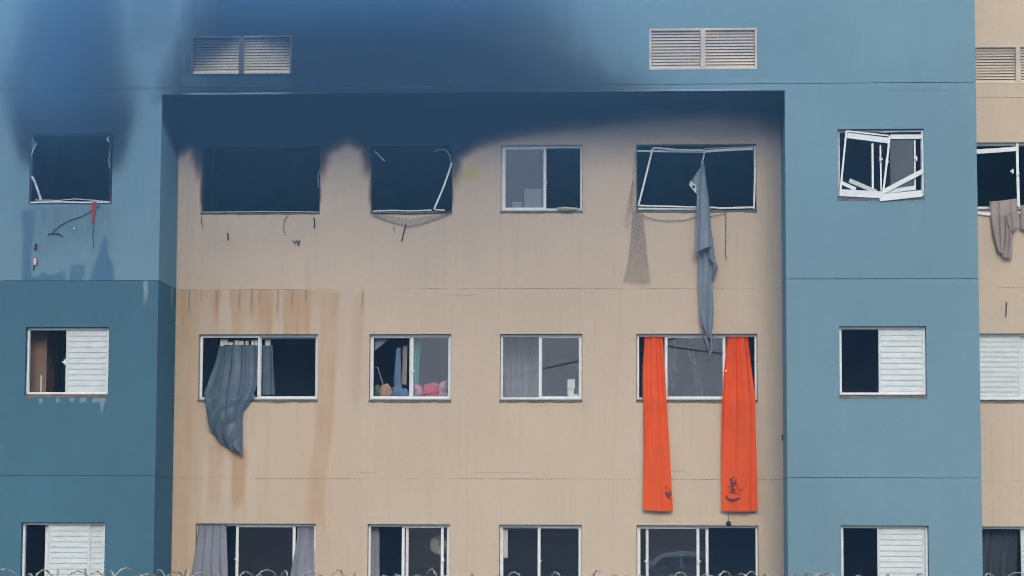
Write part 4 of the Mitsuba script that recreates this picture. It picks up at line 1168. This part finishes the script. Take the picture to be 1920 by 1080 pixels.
def loop_mesh(seed):
    r = np.random.default_rng(seed)
    t = np.linspace(0, 2 * np.pi, 41)
    P = np.stack([0.012 * np.sin(2 * t + r.uniform(0, 6)), R * np.sin(t), R * np.cos(t)], -1)
    m = MB().tube(P, 0.0032, 5, False)
    for a in np.linspace(0, 2 * np.pi, 19)[:-1] + r.uniform(0, .3):
        c = np.array([0, R * math.sin(a), R * math.cos(a)])
        tg = np.array([0, math.cos(a), -math.sin(a)])
        o = np.array([0, math.sin(a), math.cos(a)])
        s = np.array([1.0, 0, 0])
        q = [c - tg * .022, c + o * .008 - tg * .026 + s * .003, c + tg * .022, c - o * .008 + tg * .026 + s * .003, c + s * .0025, c - s * .0025]
        m.add(q, [(0, 1, 4), (1, 2, 4), (2, 3, 4), (3, 0, 4), (1, 0, 5), (2, 1, 5), (3, 2, 5), (0, 3, 5)])
    return m


protos = []
x, i = -5.6, 0
while x < 4.6:
    tilt = (17 if i % 2 else -17) + rng.uniform(-6, 6)
    tw = T().translate([x, YW + rng.uniform(-.02, .02), 1.408 + R + rng.uniform(-.03, .016)]).rotate([0, 0, 1], tilt).rotate([0, 1, 0], rng.uniform(-4, 4))
    if len(protos) < 5:
        kk = obj('loop', loop_mesh(i), 'galvanised', RW)
        scene[kk]['to_world'] = tw
        protos.append(kk)
    else:
        copy('loop', protos[i % 5], tw, RW)
    x += rng.choice((0.06, 0.09, 0.12, 0.17))
    i += 1
obj('line_wire', MB().tube([(-6, YW, 1.42), (0, YW, 1.412), (5, YW, 1.42)], 0.003, 5), 'galvanised', RW)

# ---------------------------------------------------------------- smoke at the upper floor, with a blue haze veil added over the facade
x0, x1, y0, y1, z0, z1 = -12.0, 7.0, -5.0, -0.35, 0.3, 10.6
nx, ny, nz = 96, 16, 64
gz, gy, gx = np.meshgrid(np.linspace(z0, z1, nz), np.linspace(y0, y1, ny), np.linspace(x0, x1, nx), indexing='ij')
nn = meshkit.fbm(np.stack([gx * 0.45, gy * 0.6, gz * 0.35], -1), 4, 3) - 0.5
sm_ = lambda a, b, t: (lambda q: q * q * (3 - 2 * q))(np.clip((t - a) / (b - a), 0, 1))
veil = 0.014 + 0.047 * sm_(4.5, 8.2, gz) * (1 - sm_(-2.0, 5.0, gx))  # faint blue veil added across the facade, besides the smoke plumes
pl1 = np.exp(-((gx + 8.45 - 0.15 * (gz - 7.5)) / (0.55 + 0.18 * np.clip(gz - 7.4, 0, 9))) ** 2) * sm_(7.0, 8.3, gz)
pl2 = sm_(-8.4, -4.9, gx) * (1 - sm_(-3.0, 0.2, gx)) * sm_(8.5, 10.2, gz)
dens = veil + (0.115 * pl1 + 0.26 * pl2) * np.clip(1 + 1.3 * nn, 0.1, 2)
edge = np.minimum.reduce([sm_(0, 1.0, gx - x0), sm_(0, 1.0, x1 - gx), sm_(0, 1.2, gy - y0), sm_(0, 0.5, y1 - gy), sm_(0, 1.5, gz - z0), 0 * gz + 1])
SMOKE = True
if SMOKE:
    dens = (dens * edge).astype(np.float32)
    scene['smoke_veil_air'] = {'type': 'heterogeneous', 'albedo': {'type': 'rgb', 'value': [0.24, 0.57, 1.0]}, 'scale': 1.0,
                          'sigma_t': {'type': 'gridvolume', 'grid': mi.VolumeGrid(np.ascontiguousarray(dens[..., None])), 'filter_type': 'trilinear',
                                      'to_world': T().translate([x0, y0, z0]).scale([x1 - x0, y1 - y0, z1 - z0])}}
    scene['smoke'] = {'type': 'cube', 'to_world': T().translate([(x0 + x1) / 2, (y0 + y1) / 2, (z0 + z1) / 2]).scale([(x1 - x0) / 2, (y1 - y0) / 2, (z1 - z0) / 2]),
                      'bsdf': {'type': 'null'}, 'interior': {'type': 'ref', 'id': 'smoke_veil_air'}}
    tag('smoke', 'thin bluish smoke in front of the burnt upper floor with an added blue veil over the facade', 'smoke', kind='stuff')
